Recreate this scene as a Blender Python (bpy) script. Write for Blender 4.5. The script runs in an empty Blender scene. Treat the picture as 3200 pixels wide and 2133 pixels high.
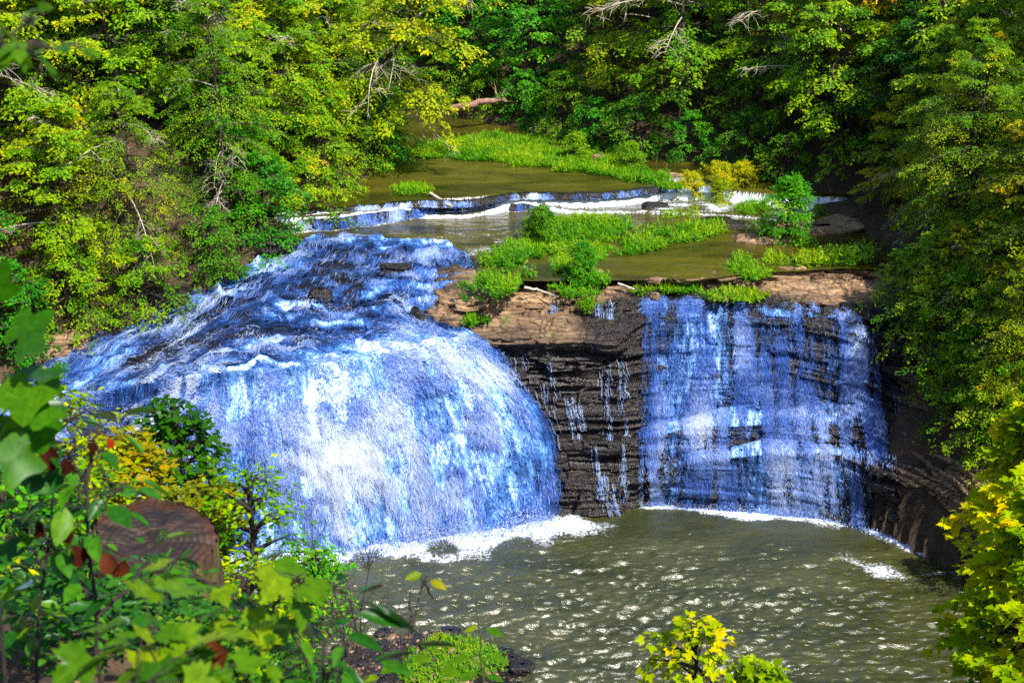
import bpy, math, random
import numpy as np
random.seed(7)
RNG = np.random.default_rng(11)
R = math.radians
SC = bpy.context.scene
COL = SC.collection

# ------------------------------------------------------------------ camera
CAM = np.array([0.0, 0.0, 21.0]); PITCH = R(20.0); FPX = 1400.0
cam_data = bpy.data.cameras.new('camera'); cam = bpy.data.objects.new('camera', cam_data); COL.objects.link(cam)
cam.location = CAM; cam.rotation_euler = (R(90) - PITCH, 0, 0)
cam_data.sensor_width = 36.0; cam_data.lens = FPX / 1024 * 36; cam_data.clip_start = 0.1; cam_data.clip_end = 2000
cam_data.dof.use_dof = True; cam_data.dof.focus_distance = 40.0; cam_data.dof.aperture_fstop = 5.6
SC.camera = cam

def ray(px, py):
    cx = (px - 512) / FPX; cy = (341 - py) / FPX
    return np.array([cx, math.cos(PITCH) + cy * math.sin(PITCH), -math.sin(PITCH) + cy * math.cos(PITCH)])
def at_z(px, py, z):
    d = ray(px, py); return CAM + d * ((z - CAM[2]) / d[2])
def at_y(px, py, y):
    d = ray(px, py); return CAM + d * (y / d[1])

# ------------------------------------------------------------------ noise
def _hash(ix, iy, iz, seed):
    h = (ix.astype(np.int64) * 374761393 + iy.astype(np.int64) * 668265263 + iz.astype(np.int64) * 2147483647 + seed * 1274126177) & 0xFFFFFFFF
    h = ((h ^ (h >> 13)) * 1274126177) & 0xFFFFFFFF
    h = ((h ^ (h >> 16)) * 2246822519) & 0xFFFFFFFF
    return ((h ^ (h >> 15)) & 0xFFFFFF) / float(0xFFFFFF)
def noise(p, seed=0):
    p = np.asarray(p, float); f = np.floor(p); t = p - f; t = t * t * t * (t * (t * 6 - 15) + 10)
    i = f.astype(np.int64); out = 0
    for dx in (0, 1):
        for dy in (0, 1):
            for dz in (0, 1):
                w = (t[..., 0] if dx else 1 - t[..., 0]) * (t[..., 1] if dy else 1 - t[..., 1]) * (t[..., 2] if dz else 1 - t[..., 2])
                out = out + w * _hash(i[..., 0] + dx, i[..., 1] + dy, i[..., 2] + dz, seed)
    return out * 2 - 1
def fbm(p, octaves=4, seed=0, gain=0.5):
    p = np.asarray(p, float); a, s, n = 1.0, 0, 0
    for o in range(octaves):
        s = s + a * noise(p * 2 ** o + 17.3 * o, seed + o); n += a; a *= gain
    return s / n
def sstep(a, b, x):
    t = np.clip((x - a) / (b - a), 0, 1); return t * t * (3 - 2 * t)
def unit(v):
    return v / np.maximum(np.linalg.norm(v, axis=-1, keepdims=True), 1e-9)

# ------------------------------------------------------------------ mesh building
def mesh_from(name, V, F3=None, F4=None, attrs=None, uv=None, smooth=True):
    me = bpy.data.meshes.new(name)
    V = np.asarray(V, np.float32).reshape(-1, 3)
    F3 = np.zeros((0, 3), np.int32) if F3 is None else np.asarray(F3, np.int32).reshape(-1, 3)
    F4 = np.zeros((0, 4), np.int32) if F4 is None else np.asarray(F4, np.int32).reshape(-1, 4)
    n3, n4 = len(F3), len(F4)
    me.vertices.add(len(V)); me.vertices.foreach_set('co', V.ravel())
    loops = np.concatenate([F3.ravel(), F4.ravel()]).astype(np.int32)
    me.loops.add(len(loops)); me.loops.foreach_set('vertex_index', loops)
    me.polygons.add(n3 + n4)
    starts = np.concatenate([np.arange(n3) * 3, n3 * 3 + np.arange(n4) * 4]).astype(np.int32)
    me.polygons.foreach_set('loop_start', starts)
    me.update(calc_edges=True)
    if smooth: me.polygons.foreach_set('use_smooth', np.ones(n3 + n4, bool))
    for k, a in (attrs or {}).items():
        at = me.attributes.new(k, 'FLOAT', 'POINT'); at.data.foreach_set('value', np.asarray(a, np.float32).ravel())
    if uv is not None:
        l = me.uv_layers.new(name='UVMap'); l.data.foreach_set('uv', np.asarray(uv, np.float32).reshape(-1, 2)[loops].ravel())
    me.validate(); me.update()
    return me
def grid_faces(nu, nv, keep=None):
    i = np.arange(nu - 1)[:, None] * nv + np.arange(nv - 1)[None, :]
    f = np.stack([i, i + nv, i + nv + 1, i + 1], -1)
    if keep is not None: f = f[keep]
    return f.reshape(-1, 4)
class MB:
    """collects pieces of one part"""
    near = False
    def __init__(s): s.v, s.f3, s.f4, s.t, s.e, s.n = [], [], [], [], [], 0
    def add(s, V, F3=None, F4=None, tint=0.5, ext=None):
        V = np.asarray(V, float).reshape(-1, 3)
        if F3 is not None and len(F3): s.f3.append(np.asarray(F3).reshape(-1, 3) + s.n)
        if F4 is not None and len(F4): s.f4.append(np.asarray(F4).reshape(-1, 4) + s.n)
        s.v.append(V); s.e.append(np.full((len(V), 2), .5) if ext is None else ext); s.t.append(np.broadcast_to(np.asarray(tint, float), (len(V),)) if np.ndim(tint) < 2 else tint); s.n += len(V)
    def tube(s, pts, rad, sides=6, tint=0.5):
        pts = np.asarray(pts, float); rad = np.broadcast_to(np.asarray(rad, float), (len(pts),))
        d = unit(np.gradient(pts, axis=0)); ref = np.array([0.31, 0.2, 0.93]) if abs(d[0] @ np.array([0.31, 0.2, 0.93])) < .9 else np.array([1., 0, 0])
        a = unit(np.cross(d, ref)); b = np.cross(d, a)
        th = np.linspace(0, 2 * math.pi, sides, endpoint=False)
        ring = pts[:, None] + rad[:, None, None] * (np.cos(th)[None, :, None] * a[:, None] + np.sin(th)[None, :, None] * b[:, None])
        n = len(pts); i = np.arange(n - 1)[:, None] * sides; j = np.arange(sides)[None]
        jn = (j + 1) % sides
        F4 = np.stack([i + j, i + jn, i + sides + jn, i + sides + j], -1).reshape(-1, 4)
        s.add(ring.reshape(-1, 3), None, F4, tint)
    def mesh(s, name, smooth=True):
        return mesh_from(name, np.concatenate(s.v), np.concatenate(s.f3) if s.f3 else None, np.concatenate(s.f4) if s.f4 else None, {'tint': np.concatenate(s.t), 'side': np.concatenate(s.e)[:, 0], 'along': np.concatenate(s.e)[:, 1]} if s.near else {'tint': np.concatenate(s.t)}, None, smooth)
def link(name, me, mat=None, parent=None):
    o = bpy.data.objects.new(name, me); COL.objects.link(o)
    if mat is not None and not me.materials: me.materials.append(mat)
    if parent is not None: o.parent = parent
    return o
def tag(o, label=None, cat=None, kind=None, group=None):
    if label: o['label'] = label
    if cat: o['category'] = cat
    if kind: o['kind'] = kind
    if group: o['group'] = group
    return o
def empty(name, loc, rz=0, scale=1.0):
    o = bpy.data.objects.new(name, None); COL.objects.link(o); o.location = loc; o.rotation_euler = (0, 0, rz); o.scale = (scale,) * 3
    o.empty_display_size = 0.2
    return o
def copy_thing(root):
    c = root.copy(); COL.objects.link(c)
    for ch in root.children:
        k = ch.copy(); COL.objects.link(k); k.parent = c
        for g in ch.children:
            d = g.copy(); COL.objects.link(d); d.parent = k
    return c

# ------------------------------------------------------------------ materials
class NT:
    def __init__(s, name):
        s.m = bpy.data.materials.new(name); s.m.use_nodes = True; s.t = s.m.node_tree; s.t.nodes.clear()
        s.out = s.t.nodes.new('ShaderNodeOutputMaterial')
    def n(s, typ, **kw):
        nd = s.t.nodes.new('ShaderNode' + typ)
        for k, v in kw.items():
            if k.startswith('i_'):
                key = k[2:]; key = int(key) if key.isdigit() else key.replace('_', ' ')
                s.set(nd.inputs[key], v)
            else: setattr(nd, k, v)
        return nd
    def set(s, inp, v):
        if isinstance(v, bpy.types.NodeSocket): s.t.links.new(v, inp)
        elif isinstance(v, bpy.types.Node): s.t.links.new(v.outputs[0], inp)
        else: inp.default_value = v
    def attr(s, name): return s.n('Attribute', attribute_name=name).outputs['Fac']
    def math(s, op, a, b=0.0, clamp=False):
        nd = s.n('Math', operation=op, use_clamp=clamp); s.set(nd.inputs[0], a); s.set(nd.inputs[1], b); return nd.outputs[0]
    def noise(s, vec, scale, detail=3, rough=0.55, dist=0.0):
        nd = s.n('TexNoise', i_Scale=scale, i_Detail=detail, i_Roughness=rough, i_Distortion=dist)
        if vec is not None: s.set(nd.inputs['Vector'], vec)
        return nd.outputs[0]
    def mapping(s, vec, scale=(1, 1, 1), loc=(0, 0, 0)):
        nd = s.n('Mapping'); s.set(nd.inputs['Vector'], vec); nd.inputs['Scale'].default_value = scale; nd.inputs['Location'].default_value = loc; return nd.outputs[0]
    def ramp(s, fac, stops, interp='LINEAR'):
        nd = s.n('ValToRGB'); s.set(nd.inputs[0], fac); e = nd.color_ramp.elements; nd.color_ramp.interpolation = interp
        while len(e) < len(stops): e.new(0.5)
        for el, (p, c) in zip(e, stops):
            el.position = p; el.color = tuple(c) + (1,) if len(c) == 3 else c
        return nd.outputs[0]
    def rangev(s, x, a, b, c=0.0, d=1.0, smooth=True):
        nd = s.n('MapRange'); nd.interpolation_type = 'SMOOTHSTEP' if smooth else 'LINEAR'; s.set(nd.inputs[0], x)
        for i, v in enumerate((a, b, c, d)): s.set(nd.inputs[i + 1], v)
        return nd.outputs[0]
    def mixc(s, f, a, b, mode='MIX'):
        nd = s.n('MixRGB', blend_type=mode); s.set(nd.inputs[0], f)
        for i, v in ((1, a), (2, b)): s.set(nd.inputs[i], tuple(v) + (1,) if isinstance(v, (tuple, list)) and len(v) == 3 else v)
        return nd.outputs[0]
    def mixs(s, f, a, b):
        nd = s.n('MixShader'); s.set(nd.inputs[0], f); s.set(nd.inputs[1], a); s.set(nd.inputs[2], b); return nd.outputs[0]
    def bump(s, h, strength=0.5, dist=0.05, normal=None):
        nd = s.n('Bump', i_Strength=strength, i_Distance=dist); s.set(nd.inputs['Height'], h)
        if normal is not None: s.set(nd.inputs['Normal'], normal)
        return nd.outputs[0]
    def done(s, surf): s.t.links.new(surf if isinstance(surf, bpy.types.NodeSocket) else surf.outputs[0], s.out.inputs[0]); return s.m

def leaf_mat(name, stops, transl=0.42, gloss=0.07, rand=0.22, rough=0.38, veins=False):
    k = NT(name); oi = k.n('ObjectInfo').outputs['Random']
    t = k.math('ADD', k.attr('tint'), k.math('MULTIPLY', k.math('SUBTRACT', oi, 0.5), rand), clamp=True)
    c = k.ramp(t, stops)
    if veins:
        sd, al = k.math('ABSOLUTE', k.attr('side')), k.attr('along')
        mid = k.rangev(sd, .035, .0); lat = k.math('SINE', k.math('MULTIPLY', k.math('SUBTRACT', al, k.math('MULTIPLY', sd, .9)), 52.0))
        v = k.math('MAXIMUM', mid, k.math('MULTIPLY', k.rangev(lat, .86, 1.0), .45))
        co = k.n('TexCoord').outputs['Object']; blot = k.noise(co, 45, 4, .7); spot = k.rangev(k.noise(co, 130, 2, .5), .69, .74)
        c = k.mixc(k.rangev(blot, .35, .7), c, k.mixc(1.0, c, (.55, .62, .5), 'MULTIPLY'))
        c = k.mixc(k.math('MULTIPLY', v, .45), c, k.mixc(1.0, c, (1.9, 1.6, 1.6), 'MULTIPLY')); c = k.mixc(spot, c, (.07, .025, .008))
    d = k.n('BsdfDiffuse', i_Color=c)
    tc = k.mixc(1.0, c, (1.55, 1.5, 0.45), 'MULTIPLY')
    tr = k.n('BsdfTranslucent', i_Color=tc)
    g = k.n('BsdfGlossy', i_Color=(0.8, 0.85, 0.9, 1), i_Roughness=rough)
    fr = k.n('Fresnel', i_IOR=1.4)
    s = k.mixs(transl, d, tr)
    return k.done(k.mixs(k.math('MULTIPLY', fr, gloss, clamp=True), s, g))
def bark_mat(name, a, b, scale=6.0, zs=0.25):
    k = NT(name); co = k.n('TexCoord').outputs['Object']
    nz = k.noise(k.mapping(co, (1, 1, zs)), scale, 5, 0.65)
    c = k.ramp(nz, [(0.3, a), (0.7, b)])
    p = k.n('BsdfPrincipled', i_Base_Color=c, i_Roughness=0.85, i_Normal=k.bump(nz, 0.8, 0.04))
    return k.done(p)

# ------------------------------------------------------------------ light
SUN_DIR = np.array([0.58, -0.70, 0.0]); SUN_EL = R(52)
az = math.atan2(SUN_DIR[0], SUN_DIR[1])          # clockwise from +Y
w = bpy.data.worlds.new('World'); SC.world = w; w.use_nodes = True
sky = w.node_tree.nodes.new('ShaderNodeTexSky'); sky.sky_type = 'NISHITA'; sky.sun_disc = False
sky.sun_elevation = SUN_EL; sky.sun_rotation = az; sky.ozone_density = 3.0
w.node_tree.links.new(sky.outputs[0], w.node_tree.nodes['Background'].inputs[0])
w.node_tree.nodes['Background'].inputs[1].default_value = 0.125
sl = bpy.data.lights.new('sun', 'SUN'); so = bpy.data.objects.new('sun', sl); COL.objects.link(so)
sl.energy = 5.0; sl.angle = R(0.5); sl.color = (1.0, 0.93, 0.80)
from mathutils import Vector
so.rotation_euler = Vector((math.sin(az) * math.cos(SUN_EL), math.cos(az) * math.cos(SUN_EL), math.sin(SUN_EL))).to_track_quat('Z', 'Y').to_euler()
SC.view_settings.view_transform = 'Standard'; SC.view_settings.look = 'None'
SC.view_settings.exposure = 0.75; SC.view_settings.gamma = 1.0
SC.cycles.max_bounces = 7; SC.cycles.diffuse_bounces = 3; SC.cycles.glossy_bounces = 3; SC.cycles.transmission_bounces = 4
SC.cycles.transparent_max_bounces = 12; SC.cycles.use_adaptive_sampling = True; SC.cycles.adaptive_threshold = 0.02
SC.cycles.use_denoising = False; SC.cycles.sample_clamp_indirect = 5.0; SC.cycles.sample_clamp_direct = 3.0; SC.cycles.caustics_reflective = False
# ------------------------------------------------------------------ valley plan
LB = np.array([(-24, 82), (-15, 74), (-8.5, 66), (-5.2, 58.8), (-6.3, 55), (-7.6, 52.8), (-8.4, 49.0), (-10.3, 46.3), (-13.2, 43.5), (-16, 41.6), (-18, 38), (-16, 30), (-15, 20), (-15, -12)], float)
RB = np.array([(-15, 80), (-12, 76), (-2, 69), (2.2, 64.2), (5.6, 60.4), (8, 58.8), (10.4, 55.4), (13, 51.3), (13.4, 46.5), (13.3, 43.5), (11.6, 40.3), (13.3, 37.4), (15.5, 34), (17, 28), (17.5, 20), (17.5, -12)], float)
POLY = np.concatenate([LB, RB[::-1]])
def seg_dist(P, A):
    best = np.full(P.shape[:-1], 1e9)
    for a, b in zip(A[:-1], A[1:]):
        ab = b - a; t = np.clip(((P - a) @ ab) / (ab @ ab), 0, 1)
        best = np.minimum(best, np.linalg.norm(P - a - t[..., None] * ab, axis=-1))
    return best
def inside(P, A):
    x, y = P[..., 0], P[..., 1]; c = np.zeros(x.shape, bool)
    for (x1, y1), (x2, y2) in zip(A, np.roll(A, -1, 0)):
        cond = (y1 > y) != (y2 > y)
        c ^= cond & (x < (x2 - x1) * (y - y1) / (y2 - y1 + 1e-12) + x1)
    return c
def land(X, Y):
    X = np.asarray(X, float); Y = np.asarray(Y, float); P = np.stack([X, Y], -1)
    ins = inside(P, POLY); dl = seg_dist(P, LB); dr = seg_dist(P, RB); left = dl < dr; d = np.minimum(dl, dr)
    base_l = np.interp(Y, [34, 38, 41, 44, 48, 53, 57, 60], [0, 1.5, 4.4, 5.4, 6.8, 7.15, 7.5, 7.75])
    base_r = np.interp(Y, [37, 40, 43.5, 46, 55, 60], [0, 1.8, 6.3, 6.95, 7.15, 7.6])
    base = np.where(left, base_l, base_r)
    lowr = (~left) * (1 - sstep(39, 44, Y))
    lim = np.where(left, 0.72, 0.66)
    hill = base + 0.15 + np.minimum(d, 1.2) * 0.35 + np.maximum(d - 1.2, 0) * lim * (1 + 0.0 * X) + lowr * np.minimum(d, 5) * 0.9
    n = fbm(np.stack([X * .25, Y * .25, 0 * X], -1), 4, 3)
    hill = hill + n * np.clip(d * 0.25, 0.08, 0.9)
    bed_hi = np.interp(Y, [46.5, 50, 53, 57, 60], [-1.0, 6.2, 6.7, 7.0, 7.25])
    z = np.where(ins, np.where(Y < 46.5, -1.2, bed_hi - np.minimum(d, 1.5) * .1), hill)
    # the slope the photographer stands on
    t = 19.45 - 0.75 * Y - 0.10 * np.maximum(X, 0) - 0.0 * X
    bump = 2.35 * sstep(0.1, -1.6, X) * sstep(1.5, 5.5, Y) * (1 - sstep(7.6, 12.0, Y))
    near = t + bump + fbm(np.stack([X * .7, Y * .7, 0 * X], -1), 4, 9) * 0.16
    near = np.where(Y < 34, near, -9)
    return np.maximum(z, near)

# ------------------------------------------------------------------ materials of the setting
def mat_soil():
    k = NT('leaf_litter_soil'); co = k.n('TexCoord').outputs['Object']
    a = k.noise(co, 1.2, 5, .6); b = k.noise(co, 14, 4, .7)
    c = k.ramp(k.math('ADD', k.math('MULTIPLY', a, .5), k.math('MULTIPLY', b, .5)), [(.34, (.012, .009, .006)), (.48, (.045, .028, .015)), (.58, (.10, .058, .03)), (.66, (.05, .05, .015))])
    v = k.n('TexVoronoi', i_Scale=9.0); k.set(v.inputs['Vector'], co)
    lf = k.rangev(v.outputs['Distance'], .16, .10)
    lcol = k.ramp(k.n('SeparateColor', i_0=v.outputs['Color']).outputs[0], [(.2, (.16, .06, .02)), (.6, (.24, .12, .03)), (.9, (.30, .20, .05))])
    pick = k.math('GREATER_THAN', k.n('SeparateColor', i_0=v.outputs['Color']).outputs[1], .55)
    c = k.mixc(k.math('MULTIPLY', lf, pick), c, lcol)
    return k.done(k.n('BsdfPrincipled', i_Base_Color=c, i_Roughness=.9, i_Normal=k.bump(b, .8, .06)))
def mat_rock(name, dry=1.0, leafy=0.0):
    """bedded shale: 'wet' attribute 0 dry tan .. 1 dark and glossy"""
    k = NT(name); co = k.n('TexCoord').outputs['Object']; wet = k.attr('wet')
    bed = k.noise(k.mapping(co, (.5, .5, 9)), 1.6, 6, .68, .35)
    fine = k.noise(k.mapping(co, (1, 1, 3.5)), 7, 5, .7)
    crk = k.n('TexVoronoi', feature='DISTANCE_TO_EDGE', i_Scale=1.0); k.set(crk.inputs['Vector'], k.mapping(co, (1.0, 1.3, 4.5)))
    big = k.noise(co, .55, 3, .5)
    tan = k.ramp(k.math('ADD', k.math('MULTIPLY', bed, .6), k.math('MULTIPLY', fine, .4)), [(.30, (.045, .028, .018)), (.44, (.17, .10, .055)), (.54, (.38, .235, .13)), (.68, (.58, .41, .26))])
    dark = k.ramp(k.math('ADD', k.math('MULTIPLY', bed, .55), k.math('MULTIPLY', fine, .45)), [(.36, (.003, .003, .004)), (.5, (.013, .010, .011)), (.62, (.040, .029, .029)), (.76, (.10, .072, .070))])
    wv = k.rangev(k.math('ADD', wet, k.math('MULTIPLY', k.math('SUBTRACT', big, .5), .9)), .25, .75)
    c = k.mixc(wv, tan, dark)
    c = k.mixc(k.math('MULTIPLY', k.rangev(crk.outputs['Distance'], .05, .0), .85), c, (.012, .009, .008))
    moss = k.math('MULTIPLY', k.rangev(k.noise(co, 1.7, 4, .65), .60, .70), k.attr('moss'))
    c = k.mixc(moss, c, (.06, .10, .008))
    if leafy:
        v = k.n('TexVoronoi', i_Scale=5.5); k.set(v.inputs['Vector'], co)
        lf = k.math('MULTIPLY', k.rangev(v.outputs['Distance'], .17, .12), k.math('GREATER_THAN', k.n('SeparateColor', i_0=v.outputs['Color']).outputs[1], .72))
        c = k.mixc(k.math('MULTIPLY', lf, leafy), c, (.30, .13, .02))
    rg = k.rangev(wv, 0, 1, .85, .28)
    h = k.math('ADD', k.math('MULTIPLY', bed, .8), k.math('MULTIPLY', fine, .45))
    return k.done(k.n('BsdfPrincipled', i_Base_Color=c, i_Roughness=rg, i_Normal=k.bump(h, 1.0, .09)))
def mat_sheet(name, lace_scale=1.0, film_at=(-.30, .12), white_at=(.0, .66)):
    """thin falling water: clear film tinted with skylight blue, broken by white aerated lace; 'flow' says how much water, 'white' how aerated"""
    k = NT(name); uv = k.n('UVMap').outputs['UV']; fl = k.attr('flow')
    warp = k.n('TexNoise', i_Scale=1.3, i_Detail=2.0); k.set(warp.inputs['Vector'], uv)
    vm = k.n('VectorMath', operation='MULTIPLY_ADD'); k.set(vm.inputs[0], warp.outputs['Color']); vm.inputs[1].default_value = (.25, .5, 0); k.set(vm.inputs[2], uv); p = vm.outputs[0]
    big = k.noise(k.mapping(p, (1, .33, 1)), .75, 3, .55)
    mid = k.noise(k.mapping(p, (1, .19, 1)), 4.4 * lace_scale, 4, .62, .4)
    fine = k.noise(k.mapping(p, (1, .42, 1)), 13 * lace_scale, 3, .6, 1.2)
    fa = k.attr('flat')
    mid = k.n('Mix', data_type='FLOAT', i_0=fa, i_2=mid, i_3=k.noise(k.mapping(p, (.75, 1.35, 1)), 2.6, 5, .66, .8)).outputs[0]
    big = k.n('Mix', data_type='FLOAT', i_0=fa, i_2=big, i_3=k.noise(k.mapping(p, (.45, .9, 1)), .9, 3, .55, .6)).outputs[0]
    fine = k.n('Mix', data_type='FLOAT', i_0=fa, i_2=fine, i_3=k.noise(k.mapping(p, (.6, 1.2, 1)), 9, 3, .6, 1.0)).outputs[0]
    ridg = k.math('SUBTRACT', 1.0, k.math('ABSOLUTE', k.math('MULTIPLY', k.math('SUBTRACT', fine, .5), 5.0)))
    a = k.math('ADD', k.math('MULTIPLY', big, .9), k.math('MULTIPLY', mid, 1.0))
    a = k.math('ADD', a, k.math('MULTIPLY', ridg, .40))
    dens = k.math('ADD', k.math('SUBTRACT', a, 1.10), k.math('MULTIPLY', k.math('SUBTRACT', fl, .5), 1.15))
    film = k.rangev(dens, *film_at); wht = k.rangev(dens, *white_at)
    col = k.ramp(wht, [(0, (.010, .040, .18)), (.35, (.040, .150, .48)), (.70, (.17, .38, .78)), (1, (.60, .74, .93))])  # blue of skylight in shade painted into the clearer water
    d = k.n('BsdfPrincipled', i_Base_Color=col, i_Roughness=k.rangev(wht, 0, .7, .16, .6), i_Normal=k.bump(k.math('ADD', mid, k.math('MULTIPLY', ridg, .3)), .9, .05))
    t = k.n('BsdfTransparent')
    return k.done(k.mixs(film, t, d))
def mat_white():
    k = NT('white_water'); c = k.ramp(k.attr('tint'), [(0, (.07, .18, .60)), (.5, (.30, .46, .85)), (1, (.74, .82, .95))])  # aerated water, its colour tinted blue to carry the skylight
    d = k.n('BsdfDiffuse', i_Color=c); tr = k.n('BsdfTranslucent', i_Color=c)
    return k.done(k.mixs(.48, d, tr))
def mat_water(name, deep, film, wave, ior=1.7, rg_=.12):
    k = NT(name); co = k.n('TexCoord').outputs['Object']
    n1 = k.noise(k.mapping(co, wave), 1.0, 5, .6, .6); n2 = k.noise(co, 9.0, 3, .6)
    b = k.ramp(k.noise(k.mapping(co, (.6, 1.6, 1)), .45, 5, .6, .6), [(.36, deep), (.66, film)])
    f = k.attr('foam')
    fn = k.noise(co, 3.2, 6, .72, 1.4); fr = k.math('SUBTRACT', 1.0, k.math('ABSOLUTE', k.math('MULTIPLY', k.math('SUBTRACT', fn, .5), 6.0)))
    fm = k.rangev(k.math('ADD', f, k.math('ADD', k.math('MULTIPLY', fr, .36), k.math('MULTIPLY', k.math('SUBTRACT', k.noise(co, 12, 3, .6), .5), .5))), 0.66, .98)
    c = k.mixc(fm, b, (.78, .86, .98))
    nb = k.bump(k.math('ADD', n1, k.math('MULTIPLY', n2, .06)), .6, .12)
    return k.done(k.n('BsdfPrincipled', i_Base_Color=c, i_Roughness=k.rangev(fm, 0, 1, rg_, .7), i_IOR=ior, i_Normal=nb))
M = {}
M['soil'] = mat_soil(); M['rock'] = mat_rock('bedded_rock'); M['ledge'] = mat_rock('ledge_rock', leafy=.8)
M['sheet'] = mat_sheet('falling_water'); M['sheet_thin'] = mat_sheet('thin_falling_water', 1.25, (.10, .40), (.14, .74)); M['white'] = mat_white()
M['river'] = mat_water('river_water', (.018, .017, .003), (.100, .085, .012), (1.2, 2.6, 1))
M['pool'] = mat_water('pool_water', (.024, .029, .005), (.056, .060, .017), (2.4, 6.0, 1), 1.9, .19)

# ------------------------------------------------------------------ ground
gx = np.arange(-48, 48.01, .3); gy = np.arange(-3, 112, .3)
GX, GY = np.meshgrid(gx, gy, indexing='ij'); GZ = land(GX, GY)
me = mesh_from('ground', np.stack([GX, GY, GZ], -1), None, grid_faces(len(gx), len(gy)))
tag(link('ground', me, M['soil']), 'steep wooded valley sides and river bank covered in brown leaf litter', 'ground', 'structure')

# ------------------------------------------------------------------ stationed surfaces
def catmull(C, n, axis):
    C = np.moveaxis(C, axis, 0); m = len(C); t = np.linspace(0, m - 1, n); i = np.clip(t.astype(int), 0, m - 2); f = (t - i).reshape((-1,) + (1,) * (C.ndim - 1))
    p0, p1, p2, p3 = C[np.maximum(i - 1, 0)], C[i], C[i + 1], C[np.minimum(i + 2, m - 1)]
    o = .5 * (2 * p1 + (p2 - p0) * f + (2 * p0 - 5 * p1 + 4 * p2 - p3) * f * f + (3 * p1 - p0 - 3 * p2 + p3) * f ** 3)
    return np.moveaxis(o, 0, axis)
def linear_by_len(C, n):
    """resample rows (axis 1) linearly, evenly by mean length"""
    L = np.linalg.norm(np.diff(C[..., :3], axis=1), axis=-1).mean(0); s = np.concatenate([[0], np.cumsum(L)]); t = np.linspace(0, s[-1], n)
    i = np.clip(np.searchsorted(s, t, 'right') - 1, 0, len(L) - 1); f = ((t - s[i]) / L[i])[None, :, None]
    return C[:, i] * (1 - f) + C[:, i + 1] * f
def normals(P):
    du = np.gradient(P, axis=0); dv = np.gradient(P, axis=1); n = unit(np.cross(du, dv)); return n
def uvs(P):
    du = np.linalg.norm(np.diff(P, axis=0), axis=-1).mean(1); dv = np.linalg.norm(np.diff(P, axis=1), axis=-1)
    u = np.concatenate([[0], np.cumsum(du)]); v = np.concatenate([np.zeros((len(P), 1)), np.cumsum(dv, 1)], 1)
    return np.stack([np.broadcast_to(u[:, None], v.shape), v], -1)

# left fall: rapids sliding down to a rounded lip and a convex curtain. rows A..H; (px, py, 'z'|'y', value, flow)
LS = [
 [(25, 352, 'z', 4.9, 0.30), (10, 378, 'z', 4.5, 0.33), (-10, 400, 'z', 3.9, 0.55), (-30, 470, 'y', 40.6, 0.70), (-40, 560, 'z', -.1, 0.80)],
 [(108, 333, 'z', 5.45, 0.30), (75, 365, 'z', 5.0, 0.38), (52, 393, 'z', 4.3, 0.62), (30, 460, 'y', 40.5, 0.70), (25, 555, 'z', -.1, 0.80)],
 [(160, 308, 'z', 5.85, 0.30), (118, 352, 'z', 5.25, 0.33), (92, 388, 'z', 4.6, 0.50), (78, 452, 'y', 40.3, 0.42), (72, 558, 'z', -.1, 0.60)],
 [(214, 282, 'z', 6.25, 0.30), (165, 340, 'z', 5.5, 0.08), (135, 380, 'z', 4.9, 0.42), (125, 445, 'y', 40.1, 0.26), (122, 560, 'z', -.1, 0.50)],
 [(262, 258, 'z', 6.6, 0.30), (205, 325, 'z', 5.8, 0.18), (178, 372, 'z', 5.1, 0.50), (168, 440, 'y', 40.0, 0.50), (170, 562, 'z', -.1, 0.55)],
 [(306, 238, 'z', 6.92, 0.30), (248, 306, 'z', 6.05, 0.16), (222, 365, 'z', 5.3, 0.45), (220, 440, 'y', 39.9, 0.62), (225, 562, 'z', -.1, 0.60)],
 [(345, 236, 'z', 7.0, 0.30), (288, 300, 'z', 6.2, 0.18), (265, 362, 'z', 5.35, 0.55), (268, 440, 'y', 39.8, 0.82), (278, 560, 'z', -.1, 0.66)],
 [(380, 236, 'z', 7.03, 0.30), (325, 298, 'z', 6.3, 0.20), (308, 358, 'z', 5.4, 0.72), (320, 440, 'y', 39.9, 0.95), (335, 556, 'z', -.1, 0.62)],
 [(410, 237, 'z', 7.03, 0.30), (360, 296, 'z', 6.35, 0.13), (352, 352, 'z', 5.5, 0.74), (372, 438, 'y', 40.1, 0.90), (385, 550, 'z', -.1, 0.55)],
 [(440, 242, 'z', 7.03, 0.30), (398, 292, 'z', 6.45, 0.24), (398, 344, 'z', 5.6, 0.72), (424, 436, 'y', 40.4, 0.68), (432, 542, 'z', -.1, 0.58)],
 [(466, 252, 'z', 7.0, 0.30), (418, 300, 'z', 6.3, 0.28), (442, 337, 'z', 5.65, 0.70), (474, 432, 'y', 40.8, 0.84), (482, 535, 'z', -.1, 0.62)],
 [(476, 268, 'z', 6.85, 0.10), (420, 312, 'z', 6.1, 0.33), (470, 335, 'z', 5.65, 0.50), (518, 430, 'y', 41.1, 0.72), (526, 528, 'z', -.1, 0.52)],
 [(482, 282, 'z', 6.6, 0.00), (424, 320, 'z', 5.85, 0.18), (488, 340, 'z', 5.5, 0.30), (545, 432, 'y', 41.5, 0.48), (552, 521, 'z', -.1, 0.36)],
 [(488, 290, 'z', 6.3, -0.40), (440, 326, 'z', 5.6, 0.05), (500, 350, 'y', 43.0, -0.10), (560, 440, 'y', 42.3, -0.20), (566, 516, 'z', -.1, -0.30)],
]
def solve(T):
    return np.array([[list(at_z(a, b, v) if m == 'z' else at_y(a, b, v)) + list(rest) for (a, b, m, v, *rest) in col] for col in T])
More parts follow.
